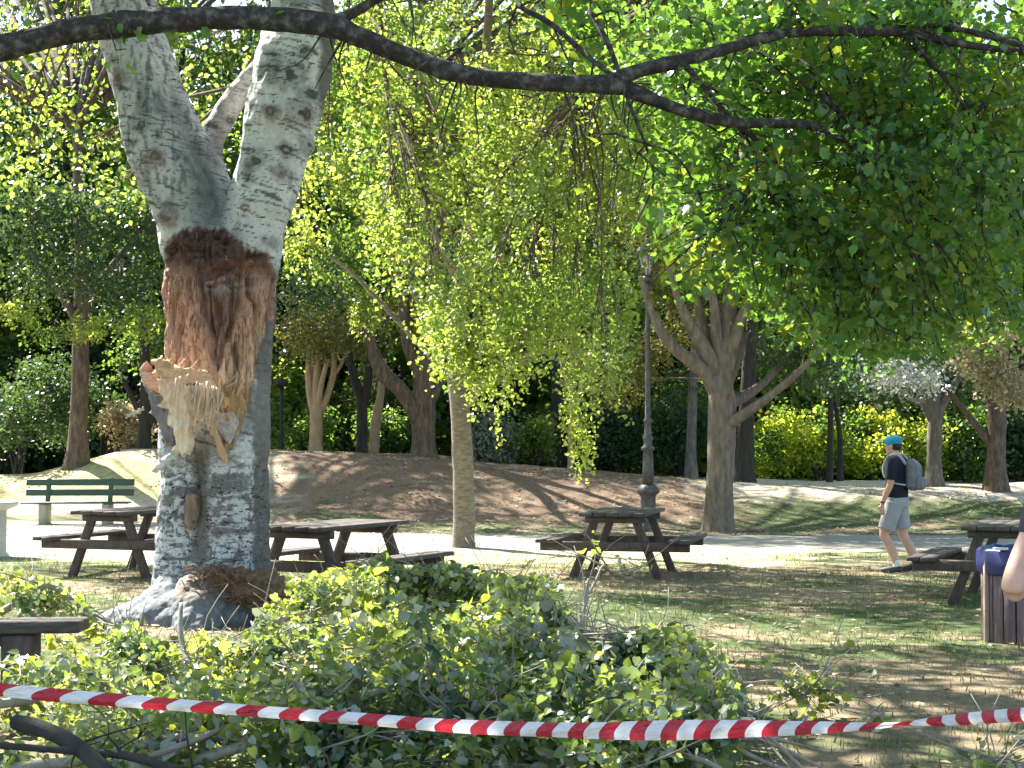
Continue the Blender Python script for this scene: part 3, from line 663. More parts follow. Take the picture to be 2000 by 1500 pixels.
# maple on the mound foot, fanning limbs
addtree('maple_tree', 'stout grey-brown maple with fanned-out limbs standing at the foot of the mound', [
    [(1402, 1036, 0, .36), (1403, 1005, 0, .275), (1407, 930, 0, .25), (1410, 850, 0, .25), (1410, 790, 0, .26), (1408, 750, 0, .22), (1412, 700, 0, .17), (1420, 640, 0, .14), (1428, 560, 0, .12), (1440, 440, -.5, .09), (1460, 250, -1, .06)],
    [(1405, 770, 0, .2), (1385, 735, -.1, .15), (1350, 705, -.2, .13), (1318, 680, -.3, .11), (1290, 645, -.4, .09), (1270, 600, -.5, .06), (1250, 540, -.7, .04)],
    [(1405, 750, 0, .18), (1385, 700, -.1, .15), (1360, 655, -.2, .12), (1340, 620, -.3, .09), (1320, 570, -.4, .06), (1300, 500, -.6, .04)],
    [(1405, 740, 0, .14), (1392, 690, .1, .12), (1375, 640, .1, .09), (1362, 590, .1, .07), (1350, 520, .1, .05)],
    [(1410, 720, 0, .14), (1400, 660, -.1, .11), (1395, 600, -.2, .08), (1385, 540, -.2, .06)],
    [(1415, 730, 0, .14), (1432, 670, -.1, .12), (1448, 620, -.2, .09), (1465, 570, -.3, .06), (1480, 500, -.3, .05)],
    [(1418, 830, -.1, .13), (1455, 808, -.3, .095), (1495, 780, -.5, .08), (1545, 740, -.7, .065), (1600, 690, -1, .055), (1660, 650, -1.3, .05), (1720, 640, -1.6, .03)],
    [(1418, 790, .2, .13), (1460, 770, .4, .10), (1500, 740, .6, .07), (1540, 690, .8, .05)],
    [(1416, 760, .3, .12), (1440, 700, .5, .10), (1455, 650, .5, .07)],
], 29.6, 'bark_mid', [
    CL(1330, 560, 1, 70, 50, 1700, 'leaf_olive', .07, 'kite', 0), CL(1400, 560, 1.5, 70, 40, 1500, 'leaf_olive', .07, 'kite', 0),
    CL(1330, 640, 2.5, 70, 50, 1200, 'leaf_olive', .07, 'kite', 0), CL(1250, 700, 2, 60, 50, 1300, 'leaf_olive', .07, 'kite', 0),
    CL(1220, 760, 2.5, 55, 34, 900, 'leaf_olive', .07, 'kite', 0), CL(1460, 600, 2, 60, 60, 1200, 'leaf_dark', .08, 'kite', 0),
    CL(1580, 620, 0, 90, 60, 1800, 'leaf_green', .08, 'kite', 0), CL(1680, 640, 0, 90, 50, 1600, 'leaf_dark', .08, 'kite', 0), CL(1560, 700, 1, 80, 40, 1300, 'leaf_dark', .08, 'kite', 0),
    CL(1480, 470, 0, 130, 90, 2400, 'leaf_dark', .09, 'kite', 0), CL(1300, 450, 0, 110, 90, 2200, 'leaf_olive', .08, 'kite', 0), CL(1620, 480, 1, 120, 90, 2000, 'leaf_dark', .09, 'kite', 0)], 'leaf_green')

# left: shaggy dark tree
addtree('dark_leafy_tree', 'dark dense tree with a shaggy trunk at the left behind the green bench', [
    [(150, 900, 0, .36), (152, 860, 0, .22), (156, 760, 0, .2), (158, 660, 0, .19), (160, 560, 0, .17), (155, 420, 0, .14), (150, 250, 0, .1)],
    [(158, 640, 0, .12), (110, 560, -.4, .09), (50, 480, -.8, .06)], [(160, 600, 0, .12), (220, 520, -.3, .09), (280, 440, -.6, .05)],
], 37.5, 'bark_brown', [
    CL(60, 420, -2, 90, 70, 2600, 'leaf_dark', .09, 'kite', 0), CL(170, 420, -2, 100, 70, 2800, 'leaf_dark', .09, 'kite', 0),
    CL(270, 450, -2, 70, 70, 1800, 'leaf_dark', .09, 'kite', 0), CL(90, 530, -2, 90, 60, 2200, 'leaf_dark', .09, 'kite', 0),
    CL(230, 560, -2, 80, 60, 2200, 'leaf_dark', .09, 'kite', 0), CL(40, 600, -3, 60, 30, 800, 'leaf_yellow', .09, 'kite', .2),
    CL(180, 630, -2.5, 90, 28, 900, 'leaf_yellow', .09, 'kite', .2), CL(280, 620, -2.5, 40, 40, 600, 'leaf_yellow', .09, 'kite', .3), CL(100, 640, -3, 60, 25, 500, 'leaf_green', .09, 'kite', .2)], 'leaf_dark')  # yellow clumps along the bottom: sunlit leaf edges put into leaf colour
small = [
 ('forked_tree', 'black-barked forked tree just left of the white poplar on the mound', 38.5, 'bark_dark', [
    [(283, 900, 0, .26), (283, 860, 0, .16), (284, 800, 0, .15), (285, 730, 0, .13), (280, 650, 0, .11), (275, 560, 0, .08)],
    [(284, 830, 0, .10), (260, 780, 0, .07), (240, 740, 0, .05)], [(290, 830, 0, .09), (312, 790, 0, .08), (325, 740, 0, .05)]], [CL(280, 640, .5, 60, 60, 1200, 'leaf_green', .09, 'kite', .2), CL(235, 700, .5, 40, 40, 500, 'leaf_green', .09, 'kite', .2)]),
 ('forked_tree', 'tan-barked tree with five upright limbs, first on the mound right of the white poplar', 37.5, 'bark_tan', [
    [(617, 895, 0, .2), (617, 870, 0, .155), (618, 820, 0, .15), (620, 790, 0, .14), (618, 740, 0, .09), (622, 690, 0, .07), (626, 640, 0, .05)],
    [(617, 815, 0, .1), (606, 775, 0, .085), (602, 720, 0, .07), (606, 670, 0, .05)], [(622, 810, 0, .1), (640, 770, 0, .08), (652, 725, 0, .07), (650, 680, 0, .05)],
    [(620, 800, 0, .08), (628, 750, -.2, .06), (640, 700, -.3, .05)], [(618, 790, 0, .08), (612, 730, .2, .06), (614, 680, .2, .04)], [(645, 740, 0, .05), (665, 715, 0, .04), (680, 680, 0, .03)]],
   [CL(620, 620, .5, 80, 56, 1300, 'leaf_olive', .08, 'kite', .2)]),
 ('forked_tree', 'slim black-barked tree forking into a V, left of the big brown tree', 38.5, 'bark_dark', [
    [(707, 900, 0, .2), (707, 870, 0, .14), (707, 820, 0, .13), (705, 780, 0, .12), (692, 740, 0, .10), (682, 690, 0, .08), (680, 640, 0, .06)],
    [(707, 795, 0, .11), (718, 755, 0, .10), (722, 700, 0, .08), (725, 640, 0, .05)]], [CL(690, 650, 1, 60, 40, 1000, 'leaf_dark', .09, 'kite', 0)]),
 ('young_tree', 'leaning tan sapling trunk between the V-forked tree and the big brown tree', 41, 'bark_tan', [
    [(728, 860, 0, .14), (735, 820, 0, .12), (742, 780, 0, .10), (746, 740, 0, .08), (752, 700, 0, .05)]], [CL(740, 730, .5, 34, 26, 300, 'leaf_cream', .09, 'kite', 0)]),
 ('young_tree', 'thin pale young tree alone on the mound between the poplar and the ornate lamp', 37, 'bark_tan', [
    [(1114, 926, 0, .10), (1114, 900, 0, .065), (1115, 830, 0, .06), (1118, 780, 0, .055), (1124, 720, 0, .04), (1120, 650, 0, .03)],
    [(1117, 800, 0, .04), (1132, 765, 0, .03), (1145, 730, 0, .02)]], [CL(1160, 720, .5, 60, 40, 900, 'leaf_olive', .08, 'kite', 0)]),
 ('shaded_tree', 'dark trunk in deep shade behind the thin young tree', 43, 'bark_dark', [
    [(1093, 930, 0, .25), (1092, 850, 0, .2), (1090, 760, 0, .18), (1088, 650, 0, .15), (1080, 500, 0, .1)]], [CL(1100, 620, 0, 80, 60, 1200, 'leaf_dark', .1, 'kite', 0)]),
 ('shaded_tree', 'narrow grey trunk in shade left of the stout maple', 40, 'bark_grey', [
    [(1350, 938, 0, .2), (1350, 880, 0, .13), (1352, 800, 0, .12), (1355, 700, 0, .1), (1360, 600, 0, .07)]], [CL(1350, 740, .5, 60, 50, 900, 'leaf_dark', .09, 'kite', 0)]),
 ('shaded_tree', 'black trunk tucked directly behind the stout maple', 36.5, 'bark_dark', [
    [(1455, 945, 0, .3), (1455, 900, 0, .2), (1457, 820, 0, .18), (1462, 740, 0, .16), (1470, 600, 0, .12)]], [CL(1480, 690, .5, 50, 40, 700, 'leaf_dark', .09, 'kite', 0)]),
 ('slender_tree', 'slender dark stem in front of the bright hedge, left one of a close pair', 39.5, 'bark_dark', [
    [(1620, 945, 0, .10), (1621, 880, 0, .075), (1622, 790, 0, .07), (1620, 700, 0, .06), (1615, 600, 0, .04)]], [CL(1610, 740, .5, 60, 40, 900, 'leaf_green', .09, 'kite', 0)]),
 ('slender_tree', 'slender dark stem in front of the bright hedge, right one of a close pair', 40, 'bark_dark', [
    [(1640, 945, 0, .09), (1641, 860, 0, .07), (1634, 800, 0, .06), (1630, 720, 0, .05), (1640, 600, 0, .04)]], [CL(1660, 720, .5, 50, 40, 700, 'leaf_green', .09, 'kite', 0)]),
 ('spreading_tree', 'grey tree with a fan of limbs and white sunlit leaves behind the walking man', 36, 'bark_grey', [
    [(1824, 960, 0, .27), (1824, 910, 0, .17), (1825, 850, 0, .165), (1826, 815, 0, .16), (1812, 780, 0, .11), (1795, 750, 0, .08), (1775, 720, 0, .05)],
    [(1826, 820, 0, .12), (1828, 770, 0, .10), (1826, 720, 0, .07)], [(1828, 820, 0, .12), (1845, 780, 0, .10), (1868, 745, 0, .07), (1885, 710, 0, .05)], [(1824, 830, 0, .09), (1800, 790, 0, .06), (1770, 780, 0, .04)]],
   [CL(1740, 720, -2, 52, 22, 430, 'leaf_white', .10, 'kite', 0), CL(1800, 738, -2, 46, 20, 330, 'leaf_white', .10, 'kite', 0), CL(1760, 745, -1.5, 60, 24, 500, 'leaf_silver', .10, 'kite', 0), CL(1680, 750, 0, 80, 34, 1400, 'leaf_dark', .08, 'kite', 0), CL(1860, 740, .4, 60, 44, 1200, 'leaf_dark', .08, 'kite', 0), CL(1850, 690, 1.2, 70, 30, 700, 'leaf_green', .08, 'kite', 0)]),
 ('spreading_tree', 'brown tree at the right edge with creamy sunlit leaves over its fork', 35, 'bark_brown', [
    [(1945, 962, 0, .32), (1945, 900, 0, .21), (1946, 850, 0, .2), (1946, 800, 0, .2), (1928, 760, 0, .12), (1900, 715, 0, .09), (1860, 670, 0, .06)],
    [(1948, 810, 0, .14), (1965, 780, 0, .12), (1990, 765, 0, .10), (2030, 740, 0, .07)], [(1945, 800, 0, .14), (1950, 740, 0, .11), (1960, 680, 0, .08)], [(1938, 870, 0, .10), (1905, 830, 0, .08), (1870, 785, 0, .06), (1845, 760, 0, .04)]],
   [CL(1915, 700, -2, 36, 50, 900, 'leaf_cream', .09, 'kite', 0), CL(1960, 735, -2, 40, 40, 800, 'leaf_cream', .09, 'kite', 0), CL(1950, 650, -2, 50, 30, 700, 'leaf_cream', .09, 'kite', 0), CL(1990, 765, -2, 30, 22, 500, 'leaf_cream', .09, 'kite', 0), CL(1890, 640, -.5, 50, 36, 800, 'leaf_yellow', .08, 'kite', 0), CL(1960, 600, .5, 90, 50, 1500, 'leaf_dark', .08, 'kite', 0)]),  # cream clumps: sunlit foliage rendered by a paler leaf colour
]
for nm, lb, Yt, bk, lm, cl in small: addtree(nm, lb, lm, Yt, bk, cl, 'leaf_green')
# unseen trees added outside the picture to carry crowns that shade the lawn
for nm, lb, x, y, key in (('unseen_shade_tree', 'unseen tall tree off the left side of the lawn, added for shade', -11.5, 17.5, 'leaf_poplar'), ('unseen_shade_tree', 'unseen tall tree beyond the left end of the path, added for shade', -20, 27, 'leaf_green'),
                      ('unseen_shade_tree', 'unseen tall tree off the right side near the path, added for shade', 11.5, 24, 'leaf_green')):
    px, _ = proj(np.array([x, y, 1.])); _, by = proj(np.array([x, y, float(H(x, y)) - .1])); _, ty = proj(np.array([x, y, 8.])); _, t2 = proj(np.array([x, y, 11.]))
    addtree(nm, lb, [[(px, by, 0, .42), (px, by - 30, 0, .28), (px, (by + ty) / 2, 0, .25), (px + 5, ty, 0, .2), (px, t2, 0, .1)]], y, 'bark_grey', [], key)

# main poplar: own visible crown
TREES.append(dict(name=None, root=poplar, Y=Y0, limbs=[cols[3], cols[7], cols[5]], bark='bark_pale', canopy='leaf_poplar', clumps=[
    CL(70, 60, 4, 110, 90, 2000, 'leaf_yellow', .062, 'round', .6), CL(60, 200, 4, 90, 90, 2000, 'leaf_yellow', .062, 'round', .6), CL(150, 120, 4.5, 90, 100, 1900, 'leaf_green', .062, 'round', .6),
    CL(190, 270, 4, 60, 60, 1400, 'leaf_poplar', .062, 'round', .5), CL(50, 300, 4.5, 80, 40, 1200, 'leaf_poplar', .062, 'round', .4), CL(270, 30, 5, 110, 80, 1900, 'leaf_poplar', .062, 'round', .5),
    CL(400, 100, 6, 110, 100, 1300, 'leaf_poplar', .062, 'round', .6), CL(440, 220, 5.5, 80, 60, 1200, 'leaf_green', .062, 'round', .5), CL(680, 130, 5, 70, 100, 900, 'leaf_green', .062, 'round', .6), CL(640, 280, 5, 60, 70, 700, 'leaf_yellow', .062, 'round', .6), CL(590, 400, 5, 40, 50, 900, 'leaf_yellow', .062, 'round', .5),
    CL(240, 350, 5, 50, 34, 600, 'leaf_poplar', .062, 'round', .3)]))

# ---- canopy above the frame: unseen leaves, shaped to shade the lawn around sun patches
LIT = [[(0, 895), (60, 900), (110, 882), (330, 880), (560, 905), (640, 985), (650, 1032), (900, 1040), (1250, 1060), (1420, 1068), (1610, 1088), (1560, 1104), (1300, 1120), (1060, 1115), (880, 1100), (0, 1105)],
       [(1330, 1185), (1560, 1195), (1780, 1222), (1960, 1236), (1900, 1258), (1600, 1262), (1360, 1240)],
       [(1420, 1150), (1530, 1158), (1560, 1168), (1450, 1172)], [(1600, 1168), (1700, 1172), (1680, 1186), (1600, 1182)],
       [(1640, 1348), (1830, 1362), (1800, 1382), (1650, 1380)], [(1740, 1425), (2010, 1440), (2010, 1475), (1850, 1462)], [(1560, 1478), (1760, 1468), (1820, 1502), (1560, 1502)],
       [(1780, 1225), (1920, 1228), (1900, 1240), (1790, 1238)], [(1440, 948), (2010, 952), (2010, 1000), (1640, 985), (1440, 962)], [(1840, 985), (2010, 990), (2010, 1006), (1860, 1000)],
       [(1480, 1070), (2000, 1085), (1990, 1092), (1500, 1080)], [(1490, 1330), (1650, 1350), (1640, 1420), (1480, 1400)]]
PILE = [(-50, 1090), (350, 1180), (500, 1060), (900, 1080), (1150, 1090), (1480, 1260), (1520, 1510), (-50, 1510)]
rk = np.random.default_rng(21)
NC = 15000
cx_ = rk.uniform(-27, 12, NC); cy_ = rk.uniform(7, 56, NC)
cz_ = np.maximum(7.4, .292 * cy_ + 2.1) + rk.random(NC) ** 1.3 * 3.2
den = fbm(np.stack([cx_ * .45, cy_ * .45, cz_ * .2], -1), 3); keep = den > .33
cx_, cy_, cz_ = cx_[keep], cy_[keep], cz_[keep]
per = 12; cp = np.stack([cx_, cy_, cz_], -1)
lp = np.repeat(cp, per, 0) + rk.normal(size=(len(cp) * per, 3)) * [.30, .30, .16]
def land(p):
    t = p[:, 2] / SUN[2]; g_ = p - SUN * t[:, None]
    for _ in range(3):
        h = H(g_[:, 0], g_[:, 1]); g_ = p - SUN * ((p[:, 2] - h) / SUN[2])[:, None]
    return g_
gl = land(lp); qx, qy = proj(gl)
jx = (fbm(np.stack([gl[:, 0] * 3, gl[:, 1] * 3, gl[:, 0] * 0], -1), 3) - .5) * 60; jy = (fbm(np.stack([gl[:, 0] * 3, gl[:, 1] * 3, gl[:, 0] * 0 + 5], -1), 3) - .5) * 16
drop = np.zeros(len(lp), bool)
for k, pl in enumerate(LIT): drop |= inpoly(qx + jx, qy + jy, pl) & (rk.random(len(lp)) < (.97 if k == 0 else .9 if k != 8 else .6))
drop |= inpoly(qx, qy, PILE) & (fbm(np.stack([gl[:, 0] * 1.1, gl[:, 1] * 1.1, gl[:, 0] * 0 + 2], -1), 3) > .25)
# gaps through which sun reaches the hanging leaves and the far trees
for Yc, pls in ((19.5, [[(0, 0), (230, 0), (240, 320), (0, 330)]]), (21.0, [[(860, 0), (1280, 0), (1240, 880), (880, 880)], [(540, 200), (860, 100), (860, 640), (560, 600)]]), (33.0, [[(540, 200), (740, 200), (740, 660), (560, 620)]]),
                (42.0, [[(1470, 760), (2000, 800), (2000, 950), (1470, 950)], [(540, 720), (1100, 720), (1100, 900), (540, 900)], [(180, 760), (310, 760), (310, 890), (180, 890)]]), (9.5, [[(1080, 0), (2000, 0), (2000, 650), (1250, 560)]]), (34.5, [[(1700, 680), (2000, 620), (2000, 790), (1700, 790)]])):
    t = (lp[:, 1] - Yc) / SUN[1]; q = lp - SUN * t[:, None]; ax, ay = proj(q)
    nz = fbm(q * [1.3, 1.3, 1.3], 2)
    for pl in pls: drop |= (t > 0) & inpoly(ax, ay, pl) & (nz > .35) & (rk.random(len(lp)) < .93)
# the clearing of sun must not fall on the white trunk itself
lp = lp[~drop]
# keep the little window of sky at the top right
tb = []
for t in TREES:
    f = t['limbs'][0][0] if t['name'] else (420, 1200, 0, 0); q = P(f[0], f[1], t['Y']); tb.append(q[:2])
tb = np.array(tb)
big_ = [i for i, t in enumerate(TREES) if t['name'] in ('poplar_tree', 'broadleaf_tree', 'maple_tree', 'dark_leafy_tree', 'unseen_shade_tree', None)]
dd = np.linalg.norm(lp[:, None, :2] - tb[big_][None], axis=2) + fbm(lp * .5, 2)[:, None] * 2
own = np.array(big_)[dd.argmin(1)]

for ti, t in enumerate(TREES):
    Yt = t['Y']; b = t['limbs'][0][0]
    if t['name']:
        q = P(b[0], b[1], Yt); loc = ground(q[0], q[1])
        root = empty(t['name'], loc, t['label'], 'tree')
    else: root = t['root']; loc = np.array(root.location)
    gs = []; ts = []; nodes = []
    rt_ = np.random.default_rng(100 + ti)
    for li, l in enumerate(t['limbs']):
        pts = [P(a, b_, Yt + d) for a, b_, d, r in l]; rr = [r for *_, r in l]
        if li == 0 and t['name']: pts[0][2] = min(pts[0][2], loc[2] - .12)
        if t['name']: gs.append(tube(pts, rr, t.get('side', 12), 5, t.get('rough', .12), li + ti))
        for a in catmull(pts, 4): nodes.append(a)
    nodes = np.array(nodes)
    bykey = {}
    for (px, py, dy, rx, ry, n, key, size, shape, strand) in t['clumps']:
        Y = Yt + dy; c = P(px, py, Y); s = Y / F; r = (rx * s, max(.35, rx * s * .7), ry * s)
        if py + ry < -40 : pass
        pts = clump_pts(c, r, n, strand, rt_, spread=size * 1.3)
        gl_ = land(pts); ax, ay = proj(gl_); pts = pts[~(inpoly(ax, ay, LIT[0]) & (rt_.random(len(pts)) < .35))] if Yt > 30 else pts
        if Yt < 20:
            pts = pts[~(inpoly(ax, ay, PILE) & (fbm(np.stack([gl_[:, 0] * 1.1, gl_[:, 1] * 1.1, gl_[:, 0] * 0 + 2], -1), 3) > .25) & (rt_.random(len(pts)) < .9))]
        bykey.setdefault((key, shape), []).append((pts, size))
        nearest = nodes[np.linalg.norm(nodes - c, axis=1).argmin()]
        mid = (nearest + c) / 2 + rt_.normal(size=3) * .1 + [0, 0, .12]
        ts.append(tube([nearest, mid, c], [.022, .014, .006], 6, 3))
        for _ in range(5):
            e = c + rt_.normal(size=3) * np.array(r) * .6; ts.append(tube([c * .6 + mid * .4, (c + e) / 2 + [0, 0, .05], e], [.008, .005, .003], 5, 2))
    mine = lp[own == ti]
    if len(mine):
        bykey.setdefault((t['canopy'], 'kite'), []).append((mine, .19))
        sel = mine[rt_.choice(len(mine), min(46, len(mine)), False)]
        hi = nodes[nodes[:, 2] > max(3, nodes[:, 2].max() - 4)]
        for e in sel:
            a = hi[np.linalg.norm(hi - e, axis=1).argmin()]
            if e[1] < Yt - 4 and e[2] < 1.6 + .29 * e[1]: continue
            mid = a * .45 + e * .55; mid[2] = max(mid[2], 1.9 + .285 * mid[1]); ts.append(tube([a, mid, e], [.07, .04, .012], 6, 3))
    if ts: part('branches', ts, M['bark_brown'], root, True)
    if gs: part('trunk', gs, M[t['bark']], root, True)
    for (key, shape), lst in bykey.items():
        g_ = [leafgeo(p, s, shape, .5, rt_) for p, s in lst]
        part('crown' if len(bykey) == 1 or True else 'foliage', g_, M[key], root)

#=====OVERHANG=====
# dark bough across the top: the tree it grows from stands outside the picture on the left
YB = 7.4
bough = [(-260, 150, -.4, .085), (-120, 115, -.2, .075), (0, 95, 0, .060), (130, 62, 0, .057), (270, 44, 0, .058), (400, 36, 0, .055), (520, 36, 0, .056), (640, 48, 0, .056), (700, 72, 0, .05), (800, 112, .1, .046), (900, 145, .1, .043), (1040, 160, .1, .040), (1190, 166, .1, .043), (1240, 180, .15, .036), (1330, 215, .2, .03), (1440, 240, .3, .026), (1580, 245, .5, .02), (1700, 300, .7, .012)]
limbs = [bough,
 [(1185, 165, .1, .036), (1240, 140, .1, .033), (1330, 118, .1, .031), (1420, 95, .15, .028), (1480, 78, .2, .026), (1560, 62, .3, .025), (1680, 60, .3, .026), (1780, 64, .4, .024), (1880, 86, .4, .018), (2020, 105, .5, .014)],
 [(640, 48, 0, .034), (690, 25, 0, .026), (745, -10, -.05, .022), (800, -60, -.1, .018)],
 [(1760, 62, .4, .016), (1830, 50, .4, .014), (1920, 68, .4, .013), (2030, 100, .4, .01)],
 [(1780, 64, .4, .014), (1800, 100, .4, .012), (1850, 160, .5, .010), (1900, 230, .6, .007)],
 [(860, 130, .1, .012), (885, 108, .1, .009), (905, 92, .1, .006)], [(1010, 10, .3, .014), (1080, 50, .2, .014), (1160, 120, .1, .012), (1230, 170, .1, .01)],
 [(1150, 20, .2, .012), (1190, 90, .1, .012), (1225, 190, .1, .010), (1260, 280, .2, .007)],
 [(1440, 240, .3, .014), (1500, 300, .5, .01), (1560, 380, .7, .007)], [(1330, 118, .1, .014), (1400, 200, .3, .011), (1470, 290, .4, .008), (1480, 380, .5, .005)],
 [(1600, 180, .6, .014), (1650, 230, .7, .012), (1720, 300, .8, .007)]]
q = P(-560, 1500, 7.0)
bl = ground(q[0] - .6, 7.0)
over = empty('overhanging_tree', bl, 'dark-barked tree whose long bough crosses the top of the picture', 'tree')
gs = [tube([bl + [0, 0, -.1], bl + [0, 0, .3], bl + [.05, 0, 1.5], bl + [.2, .1, 2.8], P(-260, 150, YB - .4)], [.3, .22, .18, .15, .085], 16, 6, .1, 3),
      tube([bl + [.1, 0, 2.4], bl + [-.3, .4, 4.5], bl + [-.6, .9, 7.5]], [.15, .12, .05], 12, 5, .1, 4)]
nodes = []
for li, l in enumerate(limbs):
    pts = [P(a, b, YB + d) for a, b, d, r in l]; gs.append(tube(pts, [r for *_, r in l], 14 if li < 2 else 8, 6, .26, 30 + li)); nodes += list(catmull(pts, 3))
nodes = np.array(nodes)
ro = np.random.default_rng(44); lg = []; 
def spraytwig(st, c, n, size, spread, shape='maple', droop=.5):
    mid = (st + c) / 2 + ro.normal(size=3) * .04 + [0, 0, .05]
    gs.append(tube([st, mid, c], [.007, .005, .0025], 5, 3)); cc_ = catmull([st, mid, c], 5)
    idx = ro.integers(2, len(cc_), n); return cc_[idx] + ro.normal(size=(n, 3)) * spread
REG = [[(1000, 0), (2040, -20), (2040, 660), (1800, 700), (1640, 715), (1540, 650), (1440, 590), (1300, 550), (1260, 400), (1280, 250), (1100, 120)]]
LP = {'a': [], 'b': []}
cnt = 0
while cnt < 1050:
    x = 1000 + 1060 * ro.random(); y = -60 + 780 * ro.random()
    if not inpoly(x, y, REG[0]): continue
    dens = np.interp(x, [1000, 1200, 1320, 1450, 2040], [.22, .42, .75, .95, 1]) * np.interp(y, [0, 400, 720], [.8, 1, 1])
    if ro.random() > dens or math.hypot(x - 1935, y - 45) < 62: continue
    Y = YB + (ro.uniform(.25, 3.4) if ro.random() < .88 or y < 330 else -.4) + (y / 700) * 1.2; c = P(x, y, Y); nn = nodes[np.linalg.norm(nodes - c, axis=1).argmin()]
    st = c + (nn - c) * min(1, .42 / max(.01, np.linalg.norm(nn - c))) + ro.normal(size=3) * .05
    LP['a' if ro.random() < .85 else 'b'].append(spraytwig(st, c, 36, .07, .085)); cnt += 1
for x, y, Yd in ((235, 70, .0), (240, 85, -.05), (228, 100, 0.), (470, 8, 0), (520, 2, 0), (1290, 470, .5), (1265, 560, .6), (1120, 355, .3), (1115, 130, .2), (1140, 110, .2), (1330, 340, .4), (1385, 300, .4), (1480, 590, .8), (1640, 640, .9), (1220, 480, .6), (1240, 400, .6), (1300, 520, .8), (935, 280, .2), (850, 300, .3), (1600, 640, .9), (30, 70, 0), (60, 90, 0.1), (20, 140, 0.2)):
    c = P(x, y, YB + Yd); nn = nodes[np.linalg.norm(nodes - c, axis=1).argmin()]
    LP['b' if x > 900 else 'a'].append(spraytwig(nn, c, 6, .07, .05))
for k in range(90):    # bare hanging twigs
    a = nodes[ro.integers(20, len(nodes))]; e = a + np.array([ro.normal() * .12, ro.normal() * .1, -ro.random() * .35])
    gs.append(tube([a, (a + e) / 2 + ro.normal(size=3) * .03, e], [.006, .004, .002], 5, 3))
part('bough', gs, M['bark_branch'], over, True)
M['leaf_lime'] = leafmat('lime_leaf', (.07, .13, .03), (.15, .2, .04), (.5, .6, .05), tw=.5)
part('crown', [leafgeo(np.concatenate(LP['a']),   .041 * np.exp(ro.normal(size=sum(map(len, LP['a']))) * .2), 'maple', .35, ro)], M['leaf_maple'], over)
part('crown', [leafgeo(np.concatenate(LP['b']), .052, 'maple', .35, ro)], M['leaf_lime'], over)
# its unseen crown above the frame, shaped to shade the near lawn
cp = np.stack([ro.uniform(-8, 4, 500), ro.uniform(6, 15, 500), ro.uniform(0, 1.4, 500)], -1); cp[:, 2] += 1.6 + .29 * cp[:, 1] + 1.2
cp = np.repeat(cp, 16, 0) + ro.normal(size=(8000, 3)) * [.3, .3, .15]; gl = land(cp); ax, ay = proj(gl)
kp = ~inpoly(ax, ay, PILE) | (fbm(np.stack([gl[:, 0] * 1.1, gl[:, 1] * 1.1, gl[:, 0] * 0 + 2], -1), 3) < .25)
for pl in LIT: kp &= ~inpoly(ax, ay, pl)
q_ = cp - SUN * ((cp[:, 1] - 9.0) / SUN[1])[:, None]; qx_, qy_ = proj(q_); kp &= ~((qx_ > 1050) & (qy_ > 0) & (qy_ < 680) & (fbm(cp * 1.2, 2) > .4))
part('crown', [leafgeo(cp[kp], .14, 'maple', .3, ro)], M['leaf_maple'], over)

#=====BACKDROP=====
rb = np.random.default_rng(55)
def shrub(name, label, px, py, Y, rx, ry, n, key, size, cat='shrub', key2=None, shape='kite', lobes=7):
    c = P(px, py, Y); s = Y / F; b = ground(c[0], Y)
    r_ = empty(name, b, label, cat)
    pts = []
    for k in range(lobes):
        a = rb.uniform(0, 6.28); q = c + np.array([math.cos(a) * rx * s * .55, rb.normal() * rx * s * .3, rb.uniform(-.55, .5) * ry * s])
        pts.append(clump_pts(q, (rx * s * .5, rx * s * .45, ry * s * .45), n // lobes, 0, rb, spread=size))
    pts = np.concatenate(pts); pts[:, 2] = np.maximum(pts[:, 2], H(pts[:, 0], pts[:, 1]) + .02)
    if key == 'leaf_hedge':
        f_ = fbm(pts * [1.1, 1.1, 1.4], 3) > .47
        part('foliage', [leafgeo(pts[f_], size, shape, .3, rb)], M[key], r_); part('foliage', [leafgeo(pts[~f_], size, shape, .3, rb)], M['leaf_green'], r_)
    else: part('foliage', [leafgeo(pts, size, shape, .3, rb)], M[key], r_)
    st = [tube([b + [rb.normal() * .1, 0, -.05], (b + c) / 2 + rb.normal(size=3) * .15, c + rb.normal(size=3) * np.array([rx * s, .2, ry * s]) * .4], [.04, .03, .01], 6, 3) for _ in range(7)]
    part('stem', st, M['bark_dark'], r_)
shrub('bush', 'big blue-green dark bush at the far left edge', 40, 770, 40, 130, 150, 9000, 'leaf_dark', .10, 'bush')
shrub('bush', 'dark bush between the shaggy tree trunk and the pale silvery bush', 200, 790, 43, 60, 100, 3500, 'leaf_dark', .10, 'bush')
shrub('bush', 'pale silvery bush left of the black forked trunk', 245, 835, 40.5, 46, 62, 3200, 'leaf_cream', .10, 'bush')
shrub('bush', 'dark leafy bush behind the tan five-limbed tree', 590, 840, 41.5, 60, 60, 2600, 'leaf_green', .10, 'bush')
shrub('bush', 'yellow-green bush glimpsed right of the white poplar trunk', 560, 770, 44, 50, 80, 2600, 'leaf_yellow', .11, 'bush')
shrub('bush', 'bright green bush behind the V-forked black tree', 680, 800, 44, 70, 80, 3600, 'leaf_yellow', .11, 'bush')
shrub('bush', 'mid green bush left of the big brown trunk', 760, 850, 42, 60, 60, 3000, 'leaf_green', .10, 'bush')
shrub('bush', 'grey-green silvery bush right of the pale poplar trunk', 955, 855, 40.5, 52, 72, 4200, 'leaf_silver', .09, 'bush')
shrub('bush', 'small glowing yellow bush right of the silvery bush', 1040, 850, 40.5, 36, 56, 1800, 'leaf_yellow', .10, 'bush')
shrub('bush', 'deep green bush in shade behind the ornate lamp', 1200, 860, 41.5, 90, 80, 5000, 'leaf_dark', .10, 'bush')
